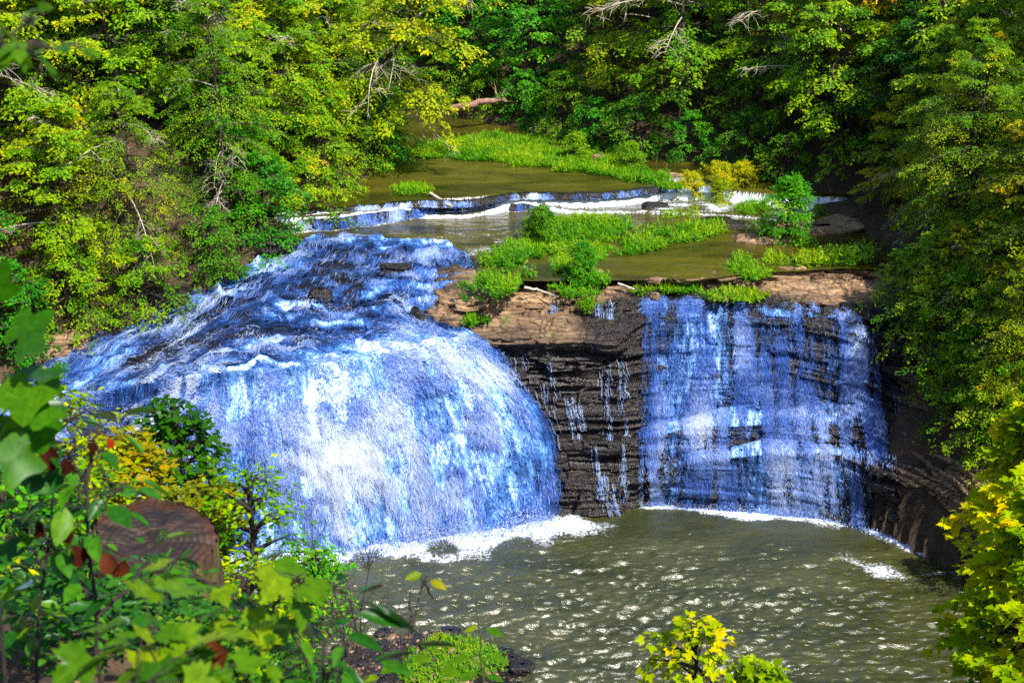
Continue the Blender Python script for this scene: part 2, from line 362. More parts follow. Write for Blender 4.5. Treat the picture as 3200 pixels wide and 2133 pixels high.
for c_ in LS[:-1]:
    by = at_z(c_[4][0], c_[4][1], -.1)[1]; a, b, cc_, d_, e_ = c_
    c_[2] = (cc_[0], cc_[1], 'y', by + 1.75, cc_[4]); c_[3] = (d_[0], d_[1], 'y', by + .72, d_[4])
    c_.insert(3, (cc_[0] + .22 * (d_[0] - cc_[0]), cc_[1] + 22, 'y', by + 1.42, .35 * cc_[4] + .65 * d_[4])); c_.insert(2, (.5 * (b[0] + cc_[0]), .5 * (b[1] + cc_[1]) + 3, 'y', .5 * (at_z(*b[:2], b[3])[1] + by + 1.75), .8 * b[4] + .2 * cc_[4]))
c_ = LS[-1]; c_.insert(3, (520, 375, 'y', 42.8, -.1)); c_.insert(2, (468, 338, 'y', 43.3, .1))
for c_ in LS[:-1]:
    c_[0] = c_[0][:4] + (c_[0][4] + .10,); c_[1] = c_[1][:4] + (c_[1][4] + .16,); c_[2] = c_[2][:4] + (c_[2][4] + .10,)
CL = solve(LS)
NU, NV = 560, 460
CLd = catmull(catmull(CL, NU, 0), NV, 1)
PL, FL = CLd[..., :3], CLd[..., 3]
UVL = uvs(PL); NL = normals(PL); NL *= np.sign(NL[..., 2].mean())
steep = 1 - sstep(.35, .8, NL[..., 2])
# rock under it: shelves and slabs
q = PL.copy()
slab = fbm(q * [.45, .7, 1.6], 4, 21)
tq = (q[..., 2] + .9 * fbm(q * [.45, .45, .2], 3, 5)) / .55; terr = (np.floor(tq) + sstep(.45, 1, tq - np.floor(tq)) - tq + .2) * .55
rockL = PL + NL * (-.22 + .20 * slab + .05 * fbm(q * [3, 3, 7], 3, 8))[..., None] + (NL * (terr * .30 * (.35 + .65 * steep))[..., None])
dpatch = np.clip((.42 - FL) * 1.4, 0, 1) * (1 - steep)
rockL += NL * (dpatch * .17 * sstep(-.1, .5, slab))[..., None]
me = mesh_from('riverbed', rockL, None, grid_faces(NU, NV), {'wet': np.full(FL.shape, 1.05) - .12 * dpatch, 'moss': steep * .25})
tag(link('riverbed', me, M['rock']), 'dark wet sloping rock bed and rounded lip beneath the larger waterfall', 'riverbed', 'structure')
tr_ = (q[..., 2] + .30 * fbm(q * [.55, .8, .3], 3, 33)) / .27; fr_ = tr_ - np.floor(tr_); flat_ = 1 - sstep(.2, .6, steep)
stair = (np.floor(tr_) + sstep(.62, 1, fr_) - tr_ + .3) * .27 * flat_ * .8
FL = FL + flat_ * np.exp(-((fr_ - .86) / .12) ** 2) * (.14 + .8 * fbm(q * [.7, .7, .3], 3, 34)) - .10 * flat_ * (fr_ < .5)
rockL[..., 2] += stair; PL = PL + np.stack([0 * stair, 0 * stair, stair], -1)
lump = fbm(np.stack([UVL[..., 0] * 1.6, UVL[..., 1] * .6, 0 * FL], -1), 4, 31)
rip = fbm(np.stack([UVL[..., 0] * 5, UVL[..., 1] * 2.4, 0 * FL], -1), 3, 32)
shL = PL + NL * (.02 + (.24 * lump + .06 * rip + .26 * np.clip(terr, -.3, .3) * (.4 + .9 * noise(q * [.6, .6, .6], 35))) * (.35 + .65 * np.clip(FL, 0, 1)))[..., None]
me = mesh_from('waterfall', shL, None, grid_faces(NU, NV), {'flow': FL, 'flat': 1 - sstep(.25, .75, steep)}, UVL)
wf = tag(link('waterfall', me, M['sheet']), 'broad white curtain of water pouring over the rounded lip into the pool', 'waterfall', 'structure')

# cliff with the stepped fall. rows run from the bench to the pool: (px, py, mode, value, wet, flow)
def ccol(x, rows): return rows
CS = []
def col_mid(x, xs, wtop, base_y, base_x):
    f = lambda i: x + (base_x - x) * i
    return [(x, 250, 'z', 6.6, .8, -1), (x, 277, 'z', 6.72, .5, -1), (x, 286, 'z', 6.68, .4, -1), (x, 301, 'y', 43.7, wtop, -1), (x, 313, 'y', 43.5, wtop + .25, -1), (f(.05), 342, 'y', 42.35, .55, -1), (f(.08), 350, 'y', 42.8, 1.0, -.9), (f(.3), 395, 'y', 42.6, .95, -.6), (f(.6), 432, 'y', 42.4, 1.0, -.5), (f(.65), 440, 'y', 41.8, 1.0, -.5), (f(.85), 475, 'y', 41.7, 1.05, -.6), (f(.9), 482, 'y', 41.4, 1.05, -.6), (base_x, base_y, 'z', -.3, 1.05, -.8)]
def col_right(x, b, py, ys, wet, fl):
    """b: px at the base; py/ys for rim, rim foot, lip, under lip, ..."""
    py = [v + (float(noise([[x * .031, k_ * 3.3, .5]], 19)[0]) * 9 if 5 < k_ < 11 else 0) for k_, v in enumerate(py)]
    out = [(x, 258, 'z', 6.6, .8, -1), (x, py[0], 'z', 7.0, wet[0], -1), (x, py[1], 'z', 6.66, wet[0] + .2, fl[0])]
    n = len(ys)
    for i in range(n):
        t = (i / n) ** 1.3
        out.append((x + (b - x) * t, py[2 + i], 'y', ys[i], wet[1 + i], fl[1 + i]))
    out.append((b, py[2 + n], 'z', -.3, 1.05, fl[1 + n]))
    return out
CS.append([(438, 250, 'z', 6.4, .9, -1), (425, 285, 'z', 6.3, .8, -1), (420, 296, 'z', 6.15, .6, -1), (414, 303, 'z', 6.05, .5, -1), (424, 312, 'y', 43.4, .8, -1), (452, 333, 'y', 42.7, 1, -1), (455, 338, 'y', 43.0, 1, -1), (462, 385, 'y', 42.9, 1, -1), (468, 432, 'y', 42.7, 1, -1), (470, 440, 'y', 42.5, 1, -1), (473, 475, 'y', 42.3, 1, -1), (475, 482, 'y', 42.2, 1, -1), (478, 512, 'z', -.3, 1, -1)])
CS.append(col_mid(455, 0, .12, 520, 500)); CS[-1][5] = (462, 336, 'y', 42.6, .6, -1)
CS.append(col_mid(490, 0, .02, 522, 545))
CS.append(col_mid(525, 0, .15, 524, 566))
CS.append(col_mid(560, 0, .25, 525, 590))
CS.append(col_mid(590, 0, .45, 522, 608))
CS.append(col_mid(618, 0, .75, 517, 626))
W = [.5, .8, .95, 1, 1, 1.05, 1.05, 1.05, 1.05, 1.05, 1.05, 1.05]
CS.append(col_right(648, 650, [279, 286, 302, 307, 317, 324, 375, 430, 440, 474, 481, 514], [43.75, 43.65, 43.45, 43.4, 43.0, 42.7, 41.95, 41.8, 41.45], [.55] + W[1:], [-.6, .45, .5, .45, .5, .55, .55, .55, .45, .42, .42]))
CS.append(col_right(690, 692, [281, 288, 303, 308, 317, 324, 375, 418, 430, 455, 463, 515], [43.75, 43.65, 43.45, 43.4, 43.0, 42.8, 42.05, 41.9, 41.5], [.45] + W[1:], [-.6, .55, .6, .62, .66, .74, .64, .62, .45, .55, .40]))
CS.append(col_right(735, 735, [274, 283, 302, 307, 316, 323, 375, 410, 427, 446, 456, 518], [43.75, 43.65, 43.45, 43.4, 43.05, 42.85, 42.05, 41.9, 41.4], [.40] + W[1:], [-.8, .50, .5, .6, .62, .68, .62, .60, .42, .70, .45]))
CS.append(col_right(775, 780, [271, 281, 303, 308, 316, 322, 372, 406, 425, 444, 455, 522], [43.75, 43.65, 43.4, 43.3, 43.0, 42.8, 42.0, 41.8, 41.2], [.15] + W[1:], [-.8, .35, .42, .45, .42, .48, .60, .56, .42, .70, .62]))
CS.append(col_right(812, 830, [269, 280, 303, 309, 317, 324, 370, 408, 424, 446, 458, 528], [43.75, 43.65, 43.3, 43.2, 42.8, 42.5, 41.9, 41.6, 41.0], [.0, .5] + W[2:], [-1, .1, .42, .44, .42, .46, .52, .52, .50, .68, .62]))
CS.append(col_right(842, 862, [268, 280, 303, 309, 318, 326, 370, 410, 424, 446, 460, 536], [43.7, 43.5, 43.1, 43.0, 42.4, 42.0, 41.5, 41.2, 40.6], [-.1, .3] + W[2:], [-1, -.6, .10, .34, .40, .44, .44, .36, .40, .50, .28]))
CS.append(col_right(868, 888, [268, 279, 298, 306, 318, 328, 372, 412, 425, 448, 462, 546], [43.7, 43.4, 42.9, 42.8, 42.1, 41.6, 41.2, 40.8, 40.2], [-.1, .1, .7, .95] + [1] * 8, [-1, -1, -.7, -.2, .1, .15, .25, .30, .20, .0, -.5]))
CS.append(col_right(898, 918, [268, 278, 294, 302, 316, 328, 374, 416, 428, 452, 468, 558], [43.7, 43.2, 42.6, 42.5, 41.7, 41.1, 40.7, 40.2, 39.6], [-.1, .0, .5, .85, .9, .7, .5, .3, .1, -.1, -.3, -.4], [-1] * 11))  # bank rock is dry tan; lower rows lightened further to make up for shade
CS.append(col_right(935, 952, [270, 280, 296, 306, 322, 334, 380, 424, 438, 462, 480, 572], [43.5, 42.8, 42.0, 41.8, 41.0, 40.4, 39.9, 39.2, 38.4], [-.2, -.1, .1, .3, .3, .1, -.1, -.3, -.4, -.4, -.4, -.4], [-1] * 11))
CS.append(col_right(985, 1000, [275, 286, 300, 312, 330, 344, 392, 438, 452, 478, 498, 600], [43, 42, 41, 40.6, 39.8, 39.1, 38.5, 37.6, 36.6], [-.2, -.1, .0, .1, .1, .0, -.2, -.3, -.4, -.4, -.4, -.4], [-1] * 11))
CS.append(col_right(1050, 1075, [285, 296, 312, 325, 345, 360, 410, 455, 470, 498, 520, 640], [42, 41, 39.6, 39.1, 38.2, 37.4, 36.6, 35.4, 34.2], [-.2, -.1, .0, .1, .1, .0, -.2, -.3, -.4, -.4, -.4, -.4], [-1] * 11))
CC = solve(CS)
NU2, NV2 = 640, 420
CCd = linear_by_len(catmull(CC, NU2, 0), NV2)
PC, WC, FC = CCd[..., :3], CCd[..., 3], CCd[..., 4]
def blur(A, k):
    for _ in range(k):
        A = A.copy(); A[:, 1:-1] = (A[:, :-2] + 2 * A[:, 1:-1] + A[:, 2:]) / 4
    return A
PCs = blur(PC, 2); NC = normals(PCs); NC *= -np.sign(NC[..., 1].mean())
horiz = np.sqrt(np.clip(1 - NC[..., 2] ** 2, 0, 1))
zz = PC[..., 2] + .12 * fbm(PC * [.5, .5, .2], 3, 41) + .05 * PC[..., 0] * np.clip((PC[..., 0] - 9) / 4, 0, 1)
zz = zz + .10 * noise(np.stack([0 * zz, 0 * zz, zz * 2.1], -1), 42)
def beds(th, seed, wmin=.5, wmax=2.2):
    L_ = np.floor(zz / th).astype(np.int64); f_ = zz / th - L_
    w_ = wmin + (wmax - wmin) * _hash(L_, L_ * 0, L_ * 0, seed); xc = PC[..., 0] / w_ + 13.7 * _hash(L_, L_ * 0 + 1, L_ * 0, seed) + .25 * noise(PC * [1.5, 1.5, 3], seed); ci = np.floor(xc).astype(np.int64); fx = xc - ci
    o_ = _hash(L_, ci, L_ * 0 + 3, seed) - .5
    return o_ + .25 * (_hash(L_, L_ * 0, L_ * 0 + 5, seed) - .5) - .16 * (1 - sstep(0, .14, f_)) - .14 * (1 - sstep(0, .05, np.minimum(fx, 1 - fx))), L_
o1, layer = beds(.26, 6, .8, 3.0); o2, _ = beds(.095, 16, .3, 1.2); o3, _ = beds(.8, 26, 1.5, 4)
strata = (1 + .9 * sstep(10.3, 12, PC[..., 0])) * (.30 * o1 + .13 * o2 + .28 * o3 + .10 * fbm(PC * [.8, .8, .5], 3, 49))
damp = 1 - .45 * sstep(0, .7, FC)
rockC = PC + NC * (horiz * strata * damp)[..., None]
rockC += NC * (.05 * fbm(PC * [2.2, 2.2, 5], 4, 44))[..., None]
flat = sstep(.7, .95, NC[..., 2])
rockC[..., 2] += flat * (.34 * np.round(5 * fbm(PC * [.5, 1.0, .1], 4, 47)) / 5)
tz = (rockC[..., 2] + .16 * fbm(PC * [.7, .7, .3], 3, 48)) / .15; st_ = (np.floor(tz) + sstep(.5, .95, tz - np.floor(tz)) - tz) * .15 + .03
rockC[..., 2] += st_ * 1.15 * sstep(.30, .5, NC[..., 2]) * (1 - sstep(.965, .99, NC[..., 2]))
me = mesh_from('cliff', rockC, None, grid_faces(NU2, NV2), {'wet': WC, 'moss': .25 + .6 * (WC < .6)})
tag(link('cliff', me, M['ledge']), 'layered dark rock wall and tan flat ledges between and around the two falls', 'cliff', 'structure')
# stepped fall
iu = np.where(CC[:, 3:, 4].max(1) > -.3)[0]; fu = lambda i: int(i / (len(CS) - 1) * (NU2 - 1))
u0, u1 = fu(iu[0] - .6), fu(min(iu[-1] + .9, len(CS) - 1))
rs = slice(u0, u1); vs = slice(int(NV2 * .0), NV2)
PW = blur(PCs[rs, vs], 3); NW = normals(PW); NW *= -np.sign(NW[..., 1].mean()); FW = FC[rs, vs]; UVW = uvs(PW)
lit_top = NW[..., 2]; shade_below = np.zeros_like(FW)
for k_ in range(2, 14): shade_below[:, k_:] = np.maximum(shade_below[:, k_:], lit_top[:, :-k_] * (1 - k_ / 16))
FW = np.where(FW > 0, np.clip(FW + (.14 + .7 * fbm(PW * [.9, .9, 1.5], 3, 53)) * sstep(.35, .8, lit_top) - .20 * sstep(.4, .8, shade_below) * (1 - sstep(.3, .6, lit_top)), 0.02, .78), FW)  # sunlit ledge tops and dark undersides painted in as whiter and thinner water
lump = fbm(np.stack([UVW[..., 0] * 1.8, UVW[..., 1] * .8, 0 * FW], -1), 4, 51)
shW = PW + NW * (.03 + .07 * lump + .5 * horiz[rs, vs] * strata[rs, vs] * damp[rs, vs] + .05 * np.clip(FW, 0, 1))[..., None]
me = mesh_from('waterfall', shW, None, grid_faces(*FW.shape), {'flow': FW, 'flat': 0 * FW}, UVW)
tag(link('waterfall', me, M['sheet_thin']), 'stepped curtain of thinner water trickling down dark ledges beside the wooded bank', 'waterfall', 'structure')

# ------------------------------------------------------------------ lace of white water on the falls
def lace(name, P, N, F, uv, count, label, lmin=.10, lmax=.38, wmin=.007, wmax=.022, seed=1, offs=.10, bias=0.0, gravity=1.0, turn=.36, clump=2.3, mb_=(3.4, .42), bb_=(.75, .3)):
    rng = np.random.default_rng(seed); nu, nv = F.shape
    dU = (uv[-1, 0, 0] - uv[0, 0, 0]) / nu; dV = uv[..., 1].max() / nv
    w = np.clip(F + bias, 0, 1.2)
    big = fbm(np.stack([uv[..., 0] * bb_[0], uv[..., 1] * bb_[1], 0 * F], -1), 3, seed + 3); w = w * np.clip(.55 + clump * big, .04, 2)
    mid = fbm(np.stack([uv[..., 0] * mb_[0], uv[..., 1] * mb_[1], 0 * F], -1), 2, seed + 4); w = w * np.clip(.45 + 2.4 * mid, .02, 2)
    area = np.linalg.norm(np.cross(np.gradient(P, axis=0), np.gradient(P, axis=1)), axis=-1)
    p = (w * area).ravel(); p /= p.sum()
    idx = rng.choice(len(p), count, p=p); u = idx // nv + rng.random(count); v = idx % nv + rng.random(count)
    S = 4; L = rng.uniform(lmin, lmax, count) * (.6 + .8 * rng.random(count)); off = .015 + offs * rng.random(count) ** 2
    ang = rng.normal(0, turn, count)
    pts = []
    for s in range(S):
        ui, vi = np.clip(u, 0, nu - 1.01), np.clip(v, 0, nv - 1.01); a, b = ui.astype(int), vi.astype(int); fa, fb = (ui - a)[:, None], (vi - b)[:, None]
        def bl(A): return (A[a, b] * (1 - fa) + A[a + 1, b] * fa) * (1 - fb) + (A[a, b + 1] * (1 - fa) + A[a + 1, b + 1] * fa) * fb
        nn = unit(bl(N)); pts.append((bl(P) + nn * off[:, None], nn))
        ang = .55 * ang + rng.normal(0, turn * 1.1, count)
        u = u + np.sin(ang) * L / (S - 1) / dU; v = v + gravity * np.cos(ang) * L / (S - 1) / dV
        v = np.where(v > nv - 2, nv - 2, v)
    Q = np.stack([a for a, _ in pts], 1); NN = np.stack([b for _, b in pts], 1)
    T = unit(np.gradient(Q, axis=1)); B = unit(np.cross(NN, T)); wd = rng.uniform(wmin, wmax, count)[:, None] * np.array([.3, 1, .85, .2])[None]
    lift = NN * wd[..., None] * .5
    A, C = Q - B * wd[..., None], Q + B * wd[..., None]
    mid_ = Q + lift
    V = np.stack([A, mid_, C], 2).reshape(-1, 3)            # count,S,3
    base = (np.arange(count) * S * 3)[:, None, None]; s_ = (np.arange(S - 1) * 3)[None, :, None]; k = np.array([0, 1])[None, None]
    q0 = base + s_ + k; F4 = np.stack([q0, q0 + 1, q0 + 4, q0 + 3], -1).reshape(-1, 4)
    fi = (np.clip(idx // nv, 0, nu - 1), idx % nv); tint = np.repeat(np.clip(.12 + .42 * F[fi] + 1.3 * big[fi] + rng.normal(0, .26, count), 0, 1), S * 3)
    return tag(link(name, mesh_from(name, V, None, F4, {'tint': tint}), M['white']), label, 'white water', 'stuff')
lace('spray', shL, NL, np.where(steep > .3, FL * .9, FL * .05), UVL, 115000, 'white threads of broken water all over the broad curtain fall', wmin=.004, wmax=.0115, turn=.40, lmin=.07, lmax=.26, mb_=(2.8, .95), bb_=(.7, .55), seed=61)
lace('spray', shL, NL, np.where(steep > .45, 0, np.clip(FL - .08, .02, 1)), UVL, 22000, 'short white wave crests scattered over the shallow rapids', lmin=.06, lmax=.24, wmin=.004, wmax=.011, turn=1.1, seed=63, offs=.03, mb_=(1.3, 3.0), bb_=(.5, .8), clump=2.0)
lace('spray', shW, NW, np.where(FW > .05, np.clip(FW * 1.3 - .2, .03, 1), 0), UVW, 115000, 'thin white threads of water running down the stepped fall', lmin=.06, lmax=.22, wmin=.0035, wmax=.010, turn=.45, clump=1.3, seed=62, offs=.06)
# a few trickles on the bare wall between the falls
def trickle(specs, label):
    V = []; allF = []; tt = []; n0 = 0; rng = np.random.default_rng(5)
    key = PC.reshape(-1, 3)
    cy = (key - CAM); f = np.stack([cy[:, 0], cy[:, 1] * math.sin(PITCH) + cy[:, 2] * math.cos(PITCH), cy[:, 1] * math.cos(PITCH) - cy[:, 2] * math.sin(PITCH)], -1)
    sx = (512 + FPX * f[:, 0] / f[:, 2]).reshape(PC.shape[:2]); sy = (341 - FPX * f[:, 1] / f[:, 2]).reshape(PC.shape[:2])
    for (x, y0, y1, n, wid) in specs:
        u = int(np.argmin(np.abs(sx[:, NV2 // 2] - x)))
        col = np.where((sy[u] > y0) & (sy[u] < y1))[0]
        if len(col) < 4: continue
        for _ in range(n):
            s = rng.integers(col[0], col[-1] - 2); e = min(col[-1], s + rng.integers(6, 26)); uu = int(np.clip(u + rng.normal(0, wid), 0, NU2 - 1))
            pts = rockC[uu, s:e] + NC[uu, s:e] * .05 + [0, -.05, 0]; pts = pts + rng.normal(0, .012, pts.shape); wd = rng.uniform(.004, .010); pts[:, 0] += np.cumsum(rng.normal(0, .010, len(pts)))
            A = pts - [wd, 0, 0]; B = pts + [wd, 0, 0]; m = len(pts)
            if m < 2: continue
            V.append(np.stack([A, pts + [0, -wd * .6, 0], B], 1).reshape(-1, 3)); q0 = (np.arange(m - 1) * 3)[:, None] + np.array([0, 1])[None] + n0
            allF.append(np.stack([q0, q0 + 1, q0 + 4, q0 + 3], -1).reshape(-1, 4)); tt.append(np.full(m * 3, rng.uniform(.3, .9))); n0 += m * 3
    return tag(link('trickle', mesh_from('trickle', np.concatenate(V), None, np.concatenate(allF), {'tint': np.concatenate(tt)}), M['white']), label, 'white water', 'stuff')
trickle([(510, 355, 420, 14, 3), (524, 350, 440, 12, 3), (535, 380, 450, 30, 6), (548, 345, 400, 10, 2), (560, 385, 440, 30, 5), (571, 395, 430, 24, 3), (583, 440, 500, 46, 3), (592, 470, 515, 26, 3), (604, 360, 440, 40, 4), (622, 350, 440, 40, 4), (602, 475, 512, 30, 3), (557, 300, 318, 26, 3), (600, 303, 320, 30, 4), (611, 300, 320, 20, 2), (618, 440, 505, 34, 4), (880, 420, 470, 34, 5), (895, 390, 440, 14, 3), (870, 330, 380, 26, 3)], 'thin white trickles down the bare rock wall between the falls')

# ------------------------------------------------------------------ pool
def line_y(pts, X): pts = np.array(pts); return np.interp(X, pts[:, 0], pts[:, 1])
px_ = np.arange(-16, 20.01, .05); py__ = np.arange(22, 43.6, .045)
X, Y = np.meshgrid(px_, py__, indexing='ij')
baseL = CL[:, -1, :2]; baseR = CC[7:15, -1, :2]
dL = seg_dist(np.stack([X, Y], -1), baseL[:-1]); dR = seg_dist(np.stack([X, Y], -1), baseR)
q = np.stack([X, Y, 0 * X], -1)
fo = fbm(q * [.9, .9, 1], 4, 71)
foam = np.clip(1.0 - .62 * dL / np.maximum(1.05 + 1.9 * fo, .3), -.3, 1.2) ; foam = np.maximum(foam, np.clip(1.0 - dR / np.maximum(.65 + 1.1 * fo, .16), -.3, 1.1))
c = at_z(878, 570, 0)[:2]; c2 = at_z(855, 562, 0)[:2]; c3 = at_z(895, 574, 0)[:2]
for cc, r1, am in ((c, 1.2, .72), (c2, .9, .62), (c3, 1.0, .55)):
    dd = np.hypot((X - cc[0]) / 1.25, (Y - cc[1]) / .95 + .35 * (X - cc[0])); foam = np.maximum(foam, am * (1 - dd / (r1 * (1 + .5 * fo))) + .25 * fo)
foam = np.maximum(foam, -.3)
amp = (.6 + .4 * sstep(12, 4, X)) * sstep(42, 36, Y)
wv = fbm(np.stack([1.5 * X + .5 * Y, 4.0 * Y - .9 * X, 0 * X], -1), 3, 75)
wv2 = 1 - np.abs(fbm(np.stack([X * 2.2 + .8 * Y, Y * 4.6 - .8 * X, 0 * X], -1), 2, 76)) * 2
Z = amp * (.115 * wv + .07 * wv2) + .10 * np.clip(foam, 0, 1) * (.6 + fbm(q * 2.5, 4, 77)) * (dL < 4)
me = mesh_from('pool', np.stack([X, Y, Z], -1), None, grid_faces(*X.shape), {'foam': foam})
tag(link('pool', me, M['pool']), 'murky green plunge pool with rippled surface and foam below the falls', 'pool', 'structure')

def splash(label, line, n, up, out, seed):
    rng = np.random.default_rng(seed); L = np.linalg.norm(np.diff(line, axis=0), axis=-1); c = np.concatenate([[0], np.cumsum(L)]); r = rng.uniform(0, c[-1], n)
    P = np.stack([np.interp(r, c, line[:, 0]) + rng.normal(0, .12, n), np.interp(r, c, line[:, 1]) - np.abs(rng.normal(0, out, n)) + .05, np.abs(rng.normal(0, up, n)) * (.35 + .65 * np.clip(noise(np.stack([r * .9, 0 * r, 0 * r], -1), seed) + .5, 0, 1.3))], -1)
    o = np.array([(1, 0, 0), (-1, 0, 0), (0, 1, 0), (0, -1, 0), (0, 0, 1.5), (0, 0, -1.5)], float); F = np.array([(0, 2, 4), (2, 1, 4), (1, 3, 4), (3, 0, 4), (2, 0, 5), (1, 2, 5), (3, 1, 5), (0, 3, 5)])
    V = P[:, None] + o[None] * np.exp(rng.normal(-4.55, .45, n))[:, None, None]; rep = np.repeat(rng.uniform(.45, 1, n), 6)
    tag(link('spray', mesh_from('spray', V, (F[None] + (np.arange(n) * 6)[:, None, None]).reshape(-1, 3), None, {'tint': rep}), M['white']), label, 'white water', 'stuff')
splash('white spray droplets leaping from the foam at the foot of the broad fall', baseL[4:-1], 15000, .28, .45, 171)
splash('low spray droplets along the foot of the stepped fall', baseR, 3500, .12, .14, 172)

# ------------------------------------------------------------------ upper river
S1 = np.array([at_z(a, b, 7.65)[:2] for a, b in ((250, 214), (345, 207), (410, 202), (468, 201), (490, 197), (512, 194), (600, 193), (650, 189), (668, 186), (700, 186), (800, 196))])
S2 = np.array([at_z(a, b, 7.3)[:2] for a, b in ((250, 224), (330, 221), (400, 213), (455, 205.5), (490, 203), (520, 203), (600, 206), (650, 206), (700, 208), (800, 215))])
FRONT = np.array([at_z(a, b, 7.0)[:2] for a, b in ((200, 240), (290, 238), (345, 239), (400, 241), (440, 246), (466, 256), (482, 276), (520, 281), (600, 280), (650, 280), (690, 281.5), (735, 275), (775, 272), (812, 270), (842, 268.5), (900, 269))])
FRONT = FRONT[np.argsort(FRONT[:, 0])]
xs = np.arange(-16, 15.5, .05); vv = np.linspace(0, 1, 520)
y0 = np.interp(xs, FRONT[:, 0], FRONT[:, 1]) - .02
X = np.broadcast_to(xs[:, None], (len(xs), len(vv))); Y = y0[:, None] + (80 - y0[:, None]) * (vv[None] ** 1.6)
q = np.stack([X, Y, 0 * X], -1); wob = .25 * fbm(q * [.9, .2, 1], 3, 81) + .05 * noise(q * [4, .1, 1], 82)
d1 = Y - np.interp(X, S1[:, 0], S1[:, 1]) - wob; d2 = Y - np.interp(X, S2[:, 0], S2[:, 1]) - wob
h2 = .42 * (1 - sstep(-2.0, 3.0, X)) + .10 + .0 * X
Z = 7.0 + h2 * sstep(-.16, .03, d2) + (7.62 - 7.0 - h2) * sstep(-.16, .03, d1)
face1 = np.exp(-((d1 + .06) / .12) ** 2); face2 = np.exp(-((d2 + .06) / .12) ** 2) * (1 - .6 * sstep(-1, 2, X))
ap1 = np.where(d1 < 0, np.exp(d1 / .55), 0) * .75; ap2 = np.where(d2 < 0, np.exp(d2 / .75), 0) * (.85 - .2 * sstep(0, 6, X)); 
ap2 = np.maximum(ap2, .55 * np.where(d2 < .9, np.exp(-np.abs(d2) / 1.2), 0) * sstep(1, 4, X) * (1 - sstep(9, 11, X)))
foam = -.3 + 1.15 * np.maximum(ap1, ap2) + .35 * np.maximum(face1, face2) + .12 * fbm(q * 1.5, 3, 83)
rgt = sstep(4.5, 6, X) * (1 - sstep(8.2, 9.3, X)) * sstep(-3.2, -1, d1) * (1 - sstep(1.2, 2.2, d1)); foam = np.maximum(foam, rgt * .56 + .3 * fbm(q * [1.5, 3, 1], 3, 85) - .05)
mid = sstep(-7, -4, X) * (1 - sstep(0, 2.5, X)) * sstep(52.5, 49.5, Y) * .38; foam = np.maximum(foam, mid - .1 + .3 * fbm(q * [2, 2, 1], 3, 86))
up = np.exp(-((Y - 60.6 - .22 * (X + 3)) / .5) ** 2) * (1 - sstep(-1.5, 1, X)) * .45; foam = np.maximum(foam, up - .05)
Z = Z - .22 * sstep(1.0, 0, Y - y0[:, None]) * sstep(.3, -.6, X)
Z = Z + .025 * fbm(q * [1.5, 3.2, 1], 3, 84) * (.4 + np.clip(foam + .3, 0, 1)) + .05 * np.clip(foam, 0, 1) * fbm(q * 4, 3, 88) + .012
keep = (X > np.interp(Y, LB[::-1, 1], LB[::-1, 0]) - .8)[:-1, :-1]
me = mesh_from('river', np.stack([X, Y, Z], -1), None, grid_faces(*X.shape, keep), {'foam': foam})
tag(link('river', me, M['river']), 'shallow olive green river crossing two low rock steps above the falls', 'river', 'structure')
# dark lip rock and falling threads at the two low steps
for lab, S, zt, hh, cnt, sd in (('upper low rock step across the river with thin falling water', S1, 7.62, .24, 5200, 91), ('lower low rock step with white falling water along the river', S2, 7.42, .44, 6500, 92)):
    xs2 = np.arange(-8.0, 8.5 if sd == 91 else 1.5, .04); ys2 = np.interp(xs2, S[:, 0], S[:, 1]); q1 = np.stack([xs2, ys2, 0 * xs2], -1)
    ys2 = ys2 + .25 * fbm(q1 * [.9, .2, 1], 3, 81) + .05 * noise(q1 * [4, .1, 1], 82)
    tv = np.linspace(0, 1, 14); prof_y = np.interp(tv, [0, .25, .35, .6, 1], [.25, .02, -.03, -.10, -.16]); prof_z = np.interp(tv, [0, .25, .4, 1], [.0, .0, -.03, -1])
    h = hh * (1 if sd == 91 else 1) * np.ones_like(xs2)
    if sd == 92: h = hh * (1 - .75 * sstep(-2, 3, xs2))
    PS = np.stack([np.broadcast_to(xs2[:, None], (len(xs2), 14)), ys2[:, None] + prof_y[None], (7.0 + h if sd == 92 else np.full_like(h, 7.66))[:, None] + h[:, None] * prof_z[None]], -1)
    NS = normals(PS); NS *= -np.sign(NS[..., 1].mean())
    PS = PS + NS * (.05 * fbm(PS * [2, 2, 8], 3, 93))[..., None] + NS * .005
    o = link('rock_step', mesh_from('rock_step', PS, None, grid_faces(len(xs2), 14), {'wet': np.ones(PS.shape[:2]), 'moss': np.zeros(PS.shape[:2])}), M['rock'])
    tag(o, lab, 'rock step', 'structure')
    fw = np.broadcast_to((.45 + .5 * np.clip(fbm(np.stack([xs2 * .9, 0 * xs2, 0 * xs2], -1), 3, sd) + .2, -.4, 1))[:, None] * np.clip(prof_z[None] * -30, 0, 1), PS.shape[:2])
    lace('spray', PS, NS, fw, uvs(PS), cnt, 'white threads of water dropping over the ' + ('upper' if sd == 91 else 'lower') + ' low river step', lmin=.08, lmax=.26, wmin=.006, wmax=.018, seed=sd, offs=.04)

_c = rockC.reshape(-1, 3) - CAM; _f = _c[:, 1] * math.cos(PITCH) - _c[:, 2] * math.sin(PITCH)
SCX, SCY = 512 + FPX * _c[:, 0] / _f, 341 - FPX * (_c[:, 1] * math.sin(PITCH) + _c[:, 2] * math.cos(PITCH)) / _f
def cliff_at(px, py): return rockC.reshape(-1, 3)[int(np.argmin((SCX - px) ** 2 + (SCY - py) ** 2))]
